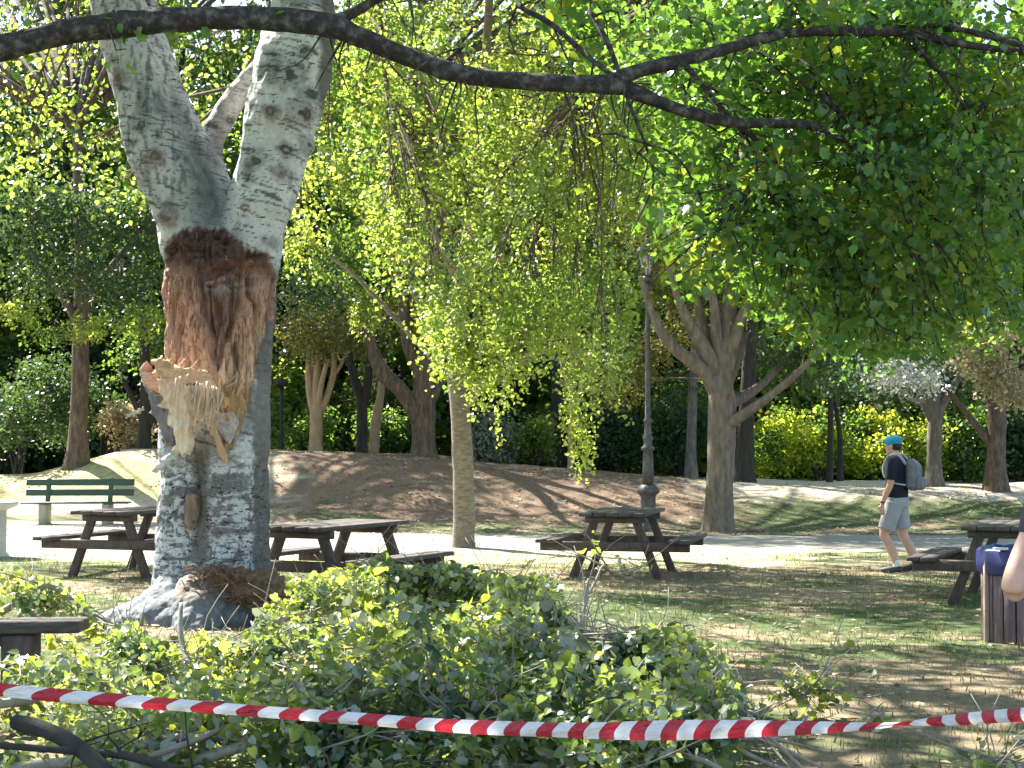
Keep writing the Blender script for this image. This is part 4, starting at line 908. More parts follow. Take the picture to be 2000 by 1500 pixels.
shrub('bush', 'dark bush between the ornate lamp and the stout maple', 1330, 850, 42, 70, 90, 4200, 'leaf_dark', .10, 'bush')
shrub('bush', 'mid green leafy bush above the shade right of the ornate lamp', 1320, 790, 44, 60, 50, 2200, 'leaf_green', .11, 'bush')
for k, (px, w, key, lb) in enumerate([(1520, 70, 'leaf_hedge', 'brightest yellow-green stretch of hedge right of the stout maple'), (1600, 60, 'leaf_hedge', 'lime green hedge bush behind the pair of slender stems'), (1690, 70, 'leaf_hedge', 'leafy green hedge bush just left of the walking man'),
                          (1780, 60, 'leaf_hedge', 'leafy green hedge bush behind the head of the walking man'), (1885, 55, 'leaf_green', 'green hedge bush between the two spreading trees'), (1990, 50, 'leaf_dark', 'dark hedge bush at the right edge')]):
    shrub('hedge_bush', lb, px, 865, 42 + .3 * k, w, 84, 3600, key, .11, 'hedge')
# the wood beyond: one continuous mass
wp = []
for k in range(2300):
    x = rb.uniform(-26, 26); y = rb.uniform(47, 62); z = rb.random() * (6.5 + (y - 47) * 1.1) + .3; wp.append(clump_pts((x, y, z), (1.5, 1.2, 1.3), 230, 0, rb, spread=.16))
for k in range(420):
    wp.append(clump_pts((rb.uniform(-30, 30), rb.uniform(60, 70), rb.uniform(.2, 9)), (2, 1.2, 1.2), 260, 0, rb, spread=.2))
for k in range(620):
    x = rb.uniform(-17, 15); q_ = clump_pts((x, rb.uniform(43.5, 46.5), rb.uniform(1.5, 13)), (1.0, .6, .9), 110, 0, rb, spread=.22)
    ax, ay = proj(land(q_)); h_ = q_ - SUN * ((q_[:, 1] - 42.0) / SUN[1])[:, None]; bx, by = proj(h_)
    wp.append(q_[~(inpoly(ax, ay, LIT[0]) | ((bx > 1440) & (by > 740) & (by < 960)) | ((bx > 540) & (bx < 800) & (by > 740) & (by < 900)))])
wp = np.concatenate(wp); wp = wp[wp[:, 2] > .2]
qx, qy = proj(wp); wp = wp[np.hypot(qx - 1935, (qy - 40) * .8) > 50]; qx, qy = proj(wp)
kk = fbm(wp * .33, 3) + .08 - .17 * sm(-3.5, -7, wp[:, 0])
grpw = {'leaf_green': wp[(kk > .43) & (kk < .54)], 'leaf_dark': wp[kk <= .43], 'leaf_yellow': wp[kk >= .54]}
wr = empty('woodland', (0, 52, 0)); tag(wr, 'mass of mixed green woodland filling the background', 'woodland', kind='stuff')
for k_, v_ in grpw.items(): part('foliage', [leafgeo(v_, .24, 'kite', .4, rb)], M[k_], wr)
ws = [tube([(x, y, 0), (x + rb.normal() * .3, y, 6), (x + rb.normal() * .8, y, 14)], [.25, .18, .06], 8, 4) for x, y in zip(rb.uniform(-24, 24, 30), rb.uniform(47, 56, 30))]
part('trunks', ws, M['bark_dark'], wr, True)

#=====PILE=====
rp = np.random.default_rng(77)
_ox = [-200, 0, 120, 165, 200, 330, 470, 500, 560, 640, 860, 900, 960, 1080, 1110, 1170, 1330, 1390, 1450, 1490, 1580]
_oy = [1080, 1085, 1125, 1180, 1215, 1250, 1235, 1190, 1125, 1095, 1090, 1100, 1120, 1115, 1215, 1250, 1205, 1265, 1335, 1400, 1470]
def under(p, m=0, free=False):
    x, y = proj(p); x = np.asarray(x); y = np.asarray(y)
    if free: return np.ones(x.shape, bool)
    w = (fbm(np.stack([x * .02, y * .0, x * 0], -1), 2) - .5) * 50
    return (y > np.interp(x, _ox, _oy) + w + m) & (x < 1560)
def zcap(p):
    """greatest height of the heap at the points p"""
    x, y = proj(p); oy = np.interp(x, _ox, _oy) + (fbm(np.stack([x * .02, x * 0, x * 0], -1), 2) - .5) * 50
    oy = np.where((p[..., 1] < 10.2) & (x < 185), np.maximum(oy, 1268), oy)
    yc = (750 - oy) / F; return CAMZ + (SA + yc * CA) / (CA - yc * SA) * p[..., 1]
def settle(p, free, jit=.18):
    p = np.array(p, float); 
    if free: return p
    zc = zcap(p); g0_ = H(p[..., 0], p[..., 1]) + .015
    over_ = p[..., 2] > zc - .02
    zn = np.where(over_, zc - .02 - jit * rp.random(p.shape[:-1]), p[..., 2]); p[..., 2] = np.maximum(zn, np.where(zc < g0_, -9, g0_)); return p
def fallen(label, base_px, Y, az, L, z0, nleaf, dens=1., lift=.25, r0=.03, silver=False, twl=.42, free=False):
    b = P(*base_px, Y); b[2] = z0 if z0 is not None else b[2]
    g0 = ground(b[0], b[1]); root = empty('fallen_branch', g0, label, 'branch', 'fallen poplar branches heaped below the tree')
    d = np.array([math.cos(az), math.sin(az), 0]); gs = []; lv = []
    n = 6; pts = [b]
    for i in range(n):
        d = d + rp.normal(size=3) * [.18, .18, .12]; d /= np.linalg.norm(d); q = pts[-1] + d * L / n
        q[2] = np.clip(q[2] + (lift * L / n if i < 3 else -lift * L / n * .8), float(H(q[0], q[1])) + .05, 1.1)
        if not free: q[2] = max(float(H(q[0], q[1])) + .03, min(q[2], float(zcap(q)) - .08))
        pts.append(q)
    rr = np.linspace(r0, .006, len(pts)); gs.append(tube(pts, rr, 9, 4, .15, int(b[0] * 10)))
    c = catmull(pts, 4); segs = [(c[i], (1 - i / len(c))) for i in range(2, len(c))]
    for k in range(int(15 * L * dens)):
        i = rp.integers(2, len(c)); a = c[i]; dd = rp.normal(size=3) * [1, 1, .8]; dd[2] = dd[2] * .6 + .25; dd /= np.linalg.norm(dd)
        l2 = twl * (.4 + rp.random()); e = a + dd * l2; e[2] = max(e[2], float(H(e[0], e[1])) + .03); m = (a + e) / 2 + rp.normal(size=3) * .05
        e = settle(e, free, .1); a = settle(a, free, .05)
        if min(e[2], a[2]) < -1 or proj(e)[0] > 1450 and not free: continue
        m = (a + e) / 2
        gs.append(tube([a, m, e], [.008, .006, .003], 5, 3)); cc_ = catmull([a, m, e], 5); m_ = int(nleaf * (1.7 if not free else 1))
        lv.append(cc_[rp.integers(3, len(cc_), m_)] + rp.normal(size=(m_, 3)) * .045)
        for _ in range(2):
            a2 = cc_[rp.integers(2, len(cc_) - 1)]; e2 = a2 + rp.normal(size=3) * .16; e2[2] = max(e2[2], float(H(e2[0], e2[1])) + .02)
            gs.append(tube([a2, (a2 + e2) / 2 + rp.normal(size=3) * .02, e2], [.004, .003, .002], 4, 2)); lv.append(a2 + (e2 - a2) * rp.random((m_ // 2, 1)) + rp.normal(size=(m_ // 2, 3)) * .035)
    for k in range(int(7 * L)):
        a = c[rp.integers(3, len(c))]; e = a + rp.normal(size=3) * [.3, .25, .12] + [0, 0, .16]; e = settle(e, free, .04)
        if e[2] > -1 and (free or proj(e)[0] < 1440): gs.append(tube([a, (a + e) / 2 + rp.normal(size=3) * .05, e], [.007, .005, .0025], 5, 4))
    part('bark', gs, M['bark_twig'], root, True)
    lv = np.concatenate(lv or [b[None]]); keep_ = free | (lv[:, 2] < zcap(lv)) | (rp.random(len(lv)) < .35); lv = settle(lv[keep_], free, .3); lv = lv[(lv[:, 2] > -1) & ((proj(lv)[0] < 1445) | free)]; lv[:, 2] = np.maximum(lv[:, 2], H(lv[:, 0], lv[:, 1]) + .015)
    w_l = rp.random(len(lv)); f_l = fbm(lv * 2.2, 2); ws_ = 'leaf_silver' if silver else 'leaf_fallen'
    for mk_, ls_ in ((ws_, (w_l < .9) & (f_l > .42)), ('leaf_limp', (w_l < .9) & (f_l <= .42)), ('leaf_silver', w_l >= .9)):
        if ls_.any(): part('leaves', [leafgeo(lv[ls_], .043 * np.exp(rp.normal(size=int(ls_.sum())) * .25), 'heart', .25, rp)], M[mk_], root)
FB = [
 ('leafy branch at the far left edge beside the dark bench end', (-60, 1200), 11.0, .3, 1.6, .35, 22),
 ('leafy branch lying below the dark bench end at the left edge', (-80, 1330), 9.0, .1, 2.0, .15, 20),
 ('leafy branch in front of the grey root swelling', (120, 1340), 9.6, .25, 2.2, .12, 24),
 ('leafy branch under the tape at the bottom left', (20, 1440), 7.6, .15, 2.0, .1, 24),
 ('leafy branch lying across the bottom below the tape near the poplar', (330, 1470), 7.6, -.1, 2.0, .1, 22),
 ('leafy branch rising right of the shredded bark heap', (500, 1260), 11.5, .45, 2.0, .3, 26),
 ('tall leafy branch standing in front of the second picnic table', (600, 1200), 12.5, .2, 1.9, .45, 30),
 ('leafy branch heaped behind the middle of the tape', (560, 1360), 9.8, .2, 2.4, .15, 24),
 ('leafy branch at the back of the heap below the pale poplar trunk', (820, 1190), 12.8, .1, 1.9, .4, 30),
 ('leafy branch in the middle of the heap with brown twigs', (860, 1290), 11.0, .15, 2.2, .3, 24),
 ('leafy branch just above the tape left of the silvery leaves', (700, 1400), 8.6, .05, 2.2, .1, 24),
 ('leafy branch at the right end of the heap glowing yellow-green', (1180, 1290), 10.8, -.15, 1.3, .35, 34),
 ('leafy branch trailing low towards the right end of the heap', (1120, 1380), 9.2, -.05, 1.9, .1, 24),
 ('leafy branch under the tape at the bottom middle', (820, 1480), 7.4, 0., 2.0, .06, 24),
 ('leafy branch under the tape at the bottom right of the heap', (1150, 1480), 7.6, .05, 1.3, .06, 24),
 ('leafy branch filling the space under the tape left of the middle', (520, 1500), 7.7, .05, 1.9, .12, 26),
 ('leafy branch just behind the tape at the left', (120, 1400), 8.4, .1, 2.1, .12, 26),
 ('leafy branch behind the tape between the middle and the right end of the heap', (900, 1420), 8.6, .0, 1.9, .12, 26),
 ('leafy branch with many leaves just right of the heap middle', (980, 1260), 10.4, .1, 1.5, .3, 30),
 ('leafy branch low in front below the silvery leaves', (880, 1510), 7.3, .1, 1.9, .06, 26),
 ('leafy branch in the back row behind the root swelling', (150, 1230), 12.2, .2, 1.6, .15, 16),
]
for a in FB: fallen(*a)
fallen('branch with silvery leaf undersides turned up above the tape middle', (960, 1430), 8.5, .25, 1.3, .1, 26, silver=True)
fallen('pale drooping branch of silver leaves below the tape', (900, 1470), 7.7, .0, 1.2, .08, 22, silver=True)
fallen('slim upright sprig standing before the middle picnic table', (1140, 1280), 11.5, 1.2, .5, .45, 5, dens=.5, lift=.9, r0=.012, free=True)
fallen('small detached sprig of bright leaves lying on the lawn right of the heap', (1512, 1325), 9.6, -.12, .34, .13, 8, dens=2.6, lift=.1, r0=.006, twl=.12, free=True)
fallen('tiny twig with a single yellow leaf on the lawn', (1685, 1375), 9.3, .6, .22, .04, 1, dens=.7, lift=.5, r0=.006, twl=.06, free=True)
fallen('little leafy sprig at the bottom right corner', (1880, 1500), 7.6, .4, .5, .04, 5, dens=1.2, lift=.2, r0=.007, twl=.16, free=True)
# bare limbs that show in the heap
def bare(label, pl, m='bark_twig', nm='bare_branch'):
    pts = [P(a, b, Y) for a, b, Y, r in pl]; b0 = ground(pts[0][0], pts[0][1]); r_ = empty(nm, b0, label, 'branch')
    g = [tube(pts, [r for *_, r in pl], 10, 5, .12, int(pl[0][0]))]
    c = catmull(pts, 4)
    for k in range(len(c) // 3):
        a = c[rp.integers(3, len(c))]; e = a + rp.normal(size=3) * .16 + [0, 0, .03]; e[2] = max(e[2], .03); g.append(tube([a, (a + e) / 2 + rp.normal(size=3) * .02, e], [.006, .004, .002], 5, 2))
    part('bark', g, M[m], r_, True); return r_
bare('thick dark grey limb running down to the bottom left corner', [(30, 1410, 7.2, .035), (100, 1430, 7.1, .036), (160, 1465, 7.0, .037), (220, 1520, 6.8, .036)], 'bark_dark')
bare('dark limb crossing low over the bottom left corner', [(-20, 1455, 7.0, .014), (120, 1465, 7.0, .016), (240, 1475, 6.9, .018), (330, 1500, 6.8, .02), (380, 1520, 6.8, .02)], 'bark_dark')
bare('pale sawn stick standing up before the grey root swelling', [(354, 1178, 9.6, .012), (352, 1230, 9.5, .016), (362, 1280, 9.4, .016), (388, 1340, 9.2, .016), (410, 1380, 9.0, .015)], 'bark_twig')
bare('long pale stick slanting through the leaves under the tape', [(290, 1478, 7.5, .016), (370, 1450, 7.5, .015), (440, 1420, 7.6, .012), (510, 1395, 7.7, .010), (590, 1318, 8.2, .008)], 'bark_twig')
bare('forked pale branch rising above the tape middle', [(1035, 1410, 8.2, .016), (1085, 1385, 8.3, .018), (1150, 1355, 8.5, .016), (1235, 1328, 8.8, .013)], 'bark_twig')
bare('long thin branch lying along the right of the heap', [(1170, 1250, 9.6, .014), (1185, 1290, 9.4, .015), (1235, 1325, 9.2, .015), (1320, 1360, 9.0, .016), (1400, 1372, 8.9, .014), (1480, 1395, 8.8, .01)], 'bark_twig')
bare('upright pale branch with bare tip at the right of the heap', [(1150, 1130, 11, .008), (1142, 1180, 11, .012), (1140, 1240, 10.8, .014), (1160, 1270, 10.4, .014)], 'bark_twig')
bare('arched bare stick low at the bottom right of the heap', [(1225, 1500, 7.2, .012), (1255, 1480, 7.2, .014), (1310, 1472, 7.2, .015), (1370, 1485, 7.1, .014), (1410, 1505, 7.1, .012)], 'bark_twig')
bare('smooth grey limb on the ground under the tape middle', [(1040, 1475, 7.4, .022), (1110, 1478, 7.4, .02), (1180, 1488, 7.3, .017), (1260, 1502, 7.2, .013)], 'bark_grey')
bare('dark twisting branch through the middle of the heap', [(830, 1190, 11.6, .010), (870, 1215, 11.4, .013), (900, 1250, 11.2, .015), (950, 1285, 11.0, .012), (1010, 1320, 10.6, .01)], 'bark_grey')

#=====TABLES=====
def table(label, cx, cy, yaw, group='weathered picnic tables on the lawn'):
    r_ = empty('picnic_table', ground(cx, cy), label, 'picnic table', group, rz=yaw)
    L = 1.75
    rr = np.random.default_rng(int(abs(cx * 100) + 5))
    def pt(n, g, m='weathered'): return obj(n, rawmesh(n, g), M[m], r_)
    tp = [box((x, rr.normal() * .012, .765), (.148, L, .045), None, .008, .004) for x in np.linspace(-.315, .315, 5)]
    tp += [box((0, y, .70), (.72, .09, .08), None, .008) for y in (-.62, .62)]
    pt('tabletop', tp)
    for s in (-1, 1):
        pt('seat', [box((s * (.78 + x), rr.normal() * .012, .45), (.135, L, .045), None, .008, .004) for x in (-.072, .072)])
    for y in (-.62, .62):
        for s in (-1, 1):
            pt('leg', [beam((s * .24, y, .70), (s * .52, y, -.02), .095, .075)], 'weathered_leg')
        pt('crossbeam', [box((0, y - .076 * (1 if y < 0 else -1), .385), (1.78, .07, .11), None, .01)], 'weathered_leg')
    return r_
def at(px, Y): return P(px, 900, Y)[0]
table('dark picnic table left of the white poplar in front of the green bench', at(272, 20.1), 20.1, math.radians(-20))
table('dark picnic table partly hidden by the white poplar with leafy branches before it', at(655, 16.9), 16.9, math.radians(-26))
table('dark picnic table in the middle of the lawn beside the ornate lamp', at(1218, 20.0), 20.0, math.radians(-13))
table('dark picnic table at the right edge behind the slatted litter bin', at(1978, 16.7), 16.7, math.radians(-24))
ex = at(165, 10.5); sb = empty('wooden_bench', ground(ex - .9, 10.5), 'thick dark weathered bench slab sticking in from the left edge', 'bench', rz=math.radians(3))
for y_ in (-.08, .08): obj('plank', rawmesh('plank', [box((0, y_, .425), (1.8, .15, .075), None, .012, .01)]), M['weathered'], sb)
for x_ in (-.6, .5): obj('leg', rawmesh('leg', [box((x_, 0, .18), (.2, .26, .40), None, .02)]), M['weathered_leg'], sb)
obj('rail', rawmesh('rail', [box((-.05, 0, .34), (1.3, .07, .09), None, .01)]), M['weathered_leg'], sb)

# green bench
gb = P(150, 1022, 32.2); gr = empty('park_bench', ground(gb[0], gb[1]), 'green slatted park bench with pale concrete supports beside the path', 'bench', rz=math.radians(2))
M['green_paint'] = plain('green_paint', (.05, .088, .058), .5); M['concrete'] = surf('concrete', (.36, .33, .25), (.48, .44, .34), 18, .9, .3)
def gpt(n, g, m): return obj(n, rawmesh(n, g), M[m], gr)
for z, y in ((.82, .30), (.62, .26)): gpt('back_slat', [box((0, y, z), (2.12, .035, .13), rot('X', -.2), .008)], 'green_paint')
gpt('seat', [box((0, y, .43), (2.08, .11, .035), None, .006) for y in (-.2, -.07, .06)], 'green_paint')
for s in (-.62, .60):
    gpt('support', [box((s, .0, .20), (.15, .46, .42), None, .02)], 'concrete'); gpt('back_post', [beam((s, .20, .40), (s, .33, .90), .09, .05)], 'green_paint')

# ornate lamp
lb = P(1266, 1030, 29.6); lp0 = ground(lb[0], 29.6)
lamp = empty('street_lamp', lp0, 'tall ornate iron street lamp with a fluted base behind the middle picnic table', 'street lamp')
M['iron'] = surf('worn_iron', (.035, .034, .032), (.07, .066, .062), 14, .5, .3, c3=(.13, .125, .12), spec=.6)
part('pedestal', [lathe([(.0, -.1), (.17, -.1), (.17, .12), (.15, .16), (.135, .2), (.13, .62), (.15, .66), (.20, .70), (.20, .74), (.15, .80), (.12, .84), (.0, .84)], lp0, 32, .05, 12)], M['iron'], lamp)
part('pole', [lathe([(0, .8), (.10, .84), (.095, 1.2), (.085, 1.45), (.12, 1.47), (.12, 1.51), (.078, 1.54), (.07, 1.62), (.095, 1.66), (.095, 1.7), (.066, 1.74), (.06, 1.95), (.08, 1.97), (.08, 2.01), (.052, 2.04), (.047, 2.9), (.042, 3.55), (.06, 3.58), (.06, 3.64), (.038, 3.68), (.034, 4.35), (.07, 4.4), (.05, 4.5), (.0, 4.5)], lp0, 28, .03, 10)], M['iron'], lamp, True)
lan = part('lantern', [lathe([(0, 4.5), (.10, 4.52), (.12, 4.56), (.07, 4.62), (.02, 4.62)], lp0, 8), lathe([(.20, 5.0), (.24, 5.02), (.22, 5.06), (.12, 5.18), (.05, 5.24), (.06, 5.30), (.0, 5.38)], lp0, 8)]
     + [tube([lp0 + [.07 * math.cos(a), .07 * math.sin(a), 4.6], lp0 + [.19 * math.cos(a), .19 * math.sin(a), 5.01]], [.011, .011], 5, 1) for a in np.arange(8) * math.pi / 4], M['iron'], lamp)
M['glass'] = plain('milky_glass', (.6, .62, .62), .25)
part('glass', [lathe([(0, 4.63), (.06, 4.63), (.165, 4.98), (0, 4.98)], lp0, 8)], M['glass'], lan) if False else part('lantern_glass', [lathe([(0, 4.63), (.06, 4.63), (.165, 4.98), (0, 4.98)], lp0, 8)], M['glass'], lamp)
# far lamp
fl = P(549, 890, 39.5); f0 = ground(fl[0], 39.5); fz = P(549, 735, 39.5)[2]
fl_ = empty('lamp_post', f0, 'thin black lamp post with a flat lantern right of the white poplar', 'street lamp')
hgt = fz - f0[2]
part('pole', [tube([f0 + [0, 0, -.1], f0 + [0, 0, .5], f0 + [0, 0, hgt - .2]], [.07, .05, .04], 10, 3)], plain('black_iron', (.015, .015, .015), .5), fl_)
part('lamp_head', [lathe([(0, 0), (.14, .0), (.17, .05), (.17, .1), (.05, .17), (0, .18)], f0 + [0, 0, hgt - .22], 12)], M['bark_dark'], fl_)

# stone pillar / fountain at the left edge
sp = P(-22, 1085, 23.0); s0 = ground(sp[0], 23.0); fo = empty('drinking_fountain', s0, 'pale stone drinking fountain pillar cut by the left edge', 'fountain')
M['stone'] = surf('pale_stone', (.42, .40, .37), (.55, .53, .48), 12, .9, .4)
part('column', [lathe([(0, -.05), (.27, -.05), (.27, .04), (.235, .08), (.235, .66), (0, .66)], s0, 24)], M['stone'], fo)
part('basin', [lathe([(0, .66), (.25, .66), (.38, .72), (.40, .77), (.36, .78), (.30, .74), (0, .73)], s0, 28)], M['stone'], fo)

# litter bin
bb = P(2010, 1250, 13.3); b0 = ground(bb[0], 13.3); bn_ = empty('litter_bin', b0, 'purple-brown wooden slatted litter bin lined with a blue bag at the right edge', 'litter bin')
M['bin_wood'] = surf('bin_wood', (.09, .055, .07), (.16, .11, .13), 8, .6, .5, (4, 4, .5), bscale=24, c3=(.24, .18, .20))
M['bin_edge'] = surf('bin_edge', (.25, .18, .14), (.36, .28, .22), 10, .8, .4)
M['bag'] = plain('blue_bag', (.02, .028, .14), .35)
ns = 22
for k in range(ns):
    a = 2 * math.pi * k / ns; ca, sa_ = math.cos(a), math.sin(a)
    part('slat', [box(b0 + [ca * .36, sa_ * .36, .31], (.022, .092, .62), rot('Z', a), .005)], M['bin_wood'], bn_)
part('hoop', [lathe([(.345, .05), (.349, .05), (.349, .10), (.345, .10)], b0, 44)], M['iron'], bn_)
bag = [lathe([(0, .06), (.33, .06), (.335, .60), (.345, .70), (.34, .745), (.37, .765), (.395, .74), (.402, .64), (.40, .56), (.385, .55), (.38, .60), (.375, .70), (.37, .765), (.345, .76), (.33, .70), (.30, .3), (0, .25)], b0, 48, .012, 9)]
V_ = bag[0][0]; V_ += ((fbm(V_ * 11, 3) - .5)[:, None] * np.array([.05, .05, .035]))
part('bin_bag', bag, M['bag'], bn_, True)
part('corner_post', [box(b0 + [-.372, -.10, .36], (.035, .05, .74), None, .006)], M['bin_edge'], bn_)
part('clip', [box(b0 + [-.30, -.26, .765], (.12, .03, .02), rot('Z', -.6), .004)], M['glass'], bn_)

#=====TAPE=====
# barrier tape: upper edge, lower edge in the photograph and distance
tk = [(-420, 1272, 1300, 3.75), (-200, 1304, 1331, 3.9), (0, 1333, 1360, 4.1), (250, 1357, 1382, 4.25), (500, 1377, 1400, 4.5), (700, 1392, 1416, 4.75), (900, 1405, 1432, 5.0), (1100, 1411, 1441, 5.3), (1300, 1407, 1446, 5.6), (1450, 1406, 1441, 5.75), (1600, 1409, 1433, 5.9), (1700, 1411, 1426, 6.0), (1765, 1409, 1418, 6.05), (1830, 1399, 1418, 6.1), (1900, 1391, 1415, 6.2), (2000, 1382, 1410, 6.35), (2200, 1368, 1398, 6.6), (2450, 1352, 1384, 6.9)]
tkk = catmull(np.array(tk, float), 26)
top = np.array([P(a, b, Y) for a, b, c, Y in tkk]); bot = np.array([P(a, c, Y) for a, b, c, Y in tkk])
bulge = np.array([[0, -.012, 0]]); mid = (top + bot) / 2 + bulge
L_ = np.cumsum(np.r_[0, np.linalg.norm(np.diff(mid, axis=0), axis=1)])
# resample by arc length so the stripe edges are crisp; the slant follows the printed diagonals
pitch = .142; half = pitch / 2; Ntot = int(L_[-1] / half); VV = []; FF = []; MI = []
def at_(arr, s): return np.stack([np.interp(s, L_, arr[:, k]) for k in range(3)], -1)
rows = 8
for k in range(Ntot):
    for sub_ in range(6):
        s0_ = (k + sub_ / 6) * half; s1_ = (k + (sub_ + 1) / 6) * half
        b_ = len(VV)
        for ss in (s0_, s1_):
            for r_ in range(rows + 1):
                t_ = r_ / rows; xx = np.interp(ss, L_, tkk[:, 0]); sgn = np.interp(xx, [-400, 700, 1500, 1765, 1800, 2400], [-.75, -.42, -.62, -.5, .25, .3])
                s_ = ss + (t_ - .5) * sgn * .07 - .018 * math.sin(math.pi * t_)
                a = at_(top, s_); c = at_(bot, s_); q_ = a * (1 - t_) + c * t_; q_[1] += -.012 * math.sin(math.pi * t_) + .004 * math.sin(s_ * 9 + t_ * 5); VV.append(q_)
        for r_ in range(rows): FF.append([b_ + r_, b_ + r_ + 1, b_ + rows + 2 + r_, b_ + rows + 1 + r_]); MI.append(k % 2)
tm = rawmesh('tape', [(np.array(VV), np.array(FF))], None, True)
def filmmat(n, c):
    m, t, o = mat(n); b = nd(t, 'BsdfPrincipled'); b.inputs['Base Color'].default_value = (*c, 1); b.inputs['Roughness'].default_value = .32
    ns_ = noise_(t, 14, 3, stretch=(1, 1, 3)); bp = nd(t, 'Bump'); bp.inputs['Strength'].default_value = .8; bp.inputs['Distance'].default_value = .03
    t.links.new(ns_.outputs[0], bp.inputs['Height']); t.links.new(bp.outputs[0], b.inputs['Normal'])
    tl = nd(t, 'BsdfTranslucent'); tl.inputs[0].default_value = (*c, 1); mx = nd(t, 'MixShader'); mx.inputs[0].default_value = .3
    t.links.new(b.outputs[0], mx.inputs[1]); t.links.new(tl.outputs[0], mx.inputs[2]); t.links.new(mx.outputs[0], o.inputs[0]); return m
tape = bpy.data.objects.new('barrier_tape', tm); COL.objects.link(tape); tm.materials.append(filmmat('tape_white', (.72, .72, .74))); tm.materials.append(filmmat('tape_red', (.44, .022, .04)))
tm.polygons.foreach_set('material_index', np.array(MI, np.int32)); tag(tape, 'red and white striped barrier tape stretched and twisted across the foreground', 'barrier tape')
for i, (p_e, lb_) in enumerate(((mid[0], 'wooden stake holding the near left end of the barrier tape'), (mid[-1], 'wooden stake holding the far right end of the barrier tape'))):
    g_ = ground(p_e[0], p_e[1]); st = obj('stake', rawmesh('stake', xf([tube([(0, 0, -.1), (0, 0, .5), (0, 0, 1.25)], [.02, .022, .02], 8, 2)], np.eye(3), g_)), M['bark_tan']); tag(st, lb_, 'stake')

#=====GRASS=====
rg = np.random.default_rng(91)
def blades(n, xr, yr, key, h, thr, sign, label, name, clus=6):
    m = n // clus; x = rg.uniform(*xr, m); y = yr[0] + (yr[1] - yr[0]) * rg.random(m)
    f = fbm(np.stack([x * .35, y * .55, x * 0], -1), 4) * .55 + fbm(np.stack([x * 2.2, y * 3.4, x * 0 + 9], -1), 4) * .45 + .12 * sm(0, 3, x) * sm(16, 13, y)
    k = (f < thr) if sign < 0 else (f > thr); x, y = x[k], y[k]
    x = np.repeat(x, clus) + rg.normal(size=len(x) * clus) * .05; y = np.repeat(y, clus) + rg.normal(size=len(y) * clus) * .05
    c = np.stack([x, y, H(x, y) - .004], -1)
    o = part('x', [leafgeo(c, h * (.4 + 1.1 * rg.random(len(c)) ** 2), 'blade', 0, rg, up=True)], M[key], None); o.name = name; tag(o, label, 'grass', kind='stuff')
blades(110000, (-7, 8), (6.5, 23.5), 'grass', .05, .53, -1, 'short green grass growing over the lawn', 'grass')
blades(60000, (-7, 8), (6.5, 21), 'straw', .05, .49, 1, 'dry straw-coloured grass over the bare patches of lawn', 'dry_grass')
# leaf litter
n = 5200; x = rg.uniform(-8, 12, n); y = 28.5 + 8 * rg.random(n) ** 1.4; c = np.stack([x, y, H(x, y) + .02], -1)
x2 = rg.uniform(-5, 7, 4200); y2 = rg.uniform(7.5, 23, 4200); c = np.vstack([c, np.stack([x2, y2, H(x2, y2) + .02], -1)])
o = obj('leaf_litter', rawmesh('leaf_litter', [leafgeo(c, .065, 'kite', 0, rg, flat=True)]), M['litter']); tag(o, 'pale dry fallen leaves scattered over the mound and the lawn', 'leaf litter', kind='stuff')

#=====PEOPLE=====
M['skin'] = surf('skin', (.50, .29, .21), (.62, .38, .28), 12, .55, .08, spec=.35)
M['navy'] = surf('navy_cotton', (.010, .012, .022), (.02, .022, .038), 20, .9, .3, bscale=12, dist=.02)
M['shorts'] = surf('grey_cotton', (.27, .28, .315), (.36, .37, .40), 16, .9, .4, bscale=10, dist=.02)
M['pack'] = surf('grey_canvas', (.12, .125, .15), (.19, .195, .23), 18, .85, .4, bscale=14, dist=.02)
M['cap'] = plain('blue_cap', (.02, .27, .42), .8); M['hair'] = plain('dark_hair', (.03, .02, .016), .7)
M['shoe'] = plain('dark_shoe', (.035, .045, .05), .6); M['sock'] = plain('white_sock', (.70, .70, .70), .9); M['black'] = plain('black_plastic', (.01, .01, .01), .4)
M['plum'] = surf('plum_cotton', (.05, .045, .065), (.085, .075, .10), 20, .9, .3, bscale=12, dist=.02)
M['brownhair'] = plain('brown_hair', (.16, .08, .035), .7); M['denim'] = surf('denim', (.04, .06, .11), (.07, .10, .17), 40, .9, .3)
def hand(wr, d, out, curl=.5):
    """palm, four fingers and a thumb from wrist point wr along d; out = thumb side"""
    d = np.asarray(d, float); d /= np.linalg.norm(d); out = np.asarray(out, float); out = out - d * out.dot(d); out /= np.linalg.norm(out); nn = np.cross(d, out)
    g = [tube([wr - d * .01, wr + d * .03, wr + d * .085], [.022, .030, .028], 10, 3)]
    g[0] = (wr + ((g[0][0] - wr) - np.outer((g[0][0] - wr) @ nn, nn) * .45), g[0][1])
    for k, (o_, L) in enumerate(((.026, .072), (.009, .08), (-.009, .075), (-.026, .058))):
        a = wr + d * .078 + out * o_; b = a + (d * math.cos(curl * .5) + nn * math.sin(curl * .5)) * L * .5; c = b + (d * math.cos(curl * 1.4) + nn * math.sin(curl * 1.4)) * L * .5
        g.append(tube([a, b, c], [.0095, .0085, .007], 7, 3))
    a = wr + d * .03 + out * .024; b = a + (out * .7 + d * .7) * .035; c = b + (d * .9 + out * .2 + nn * .3) * .03; g.append(tube([a, b, c], [.012, .011, .008], 7, 3))
    return g
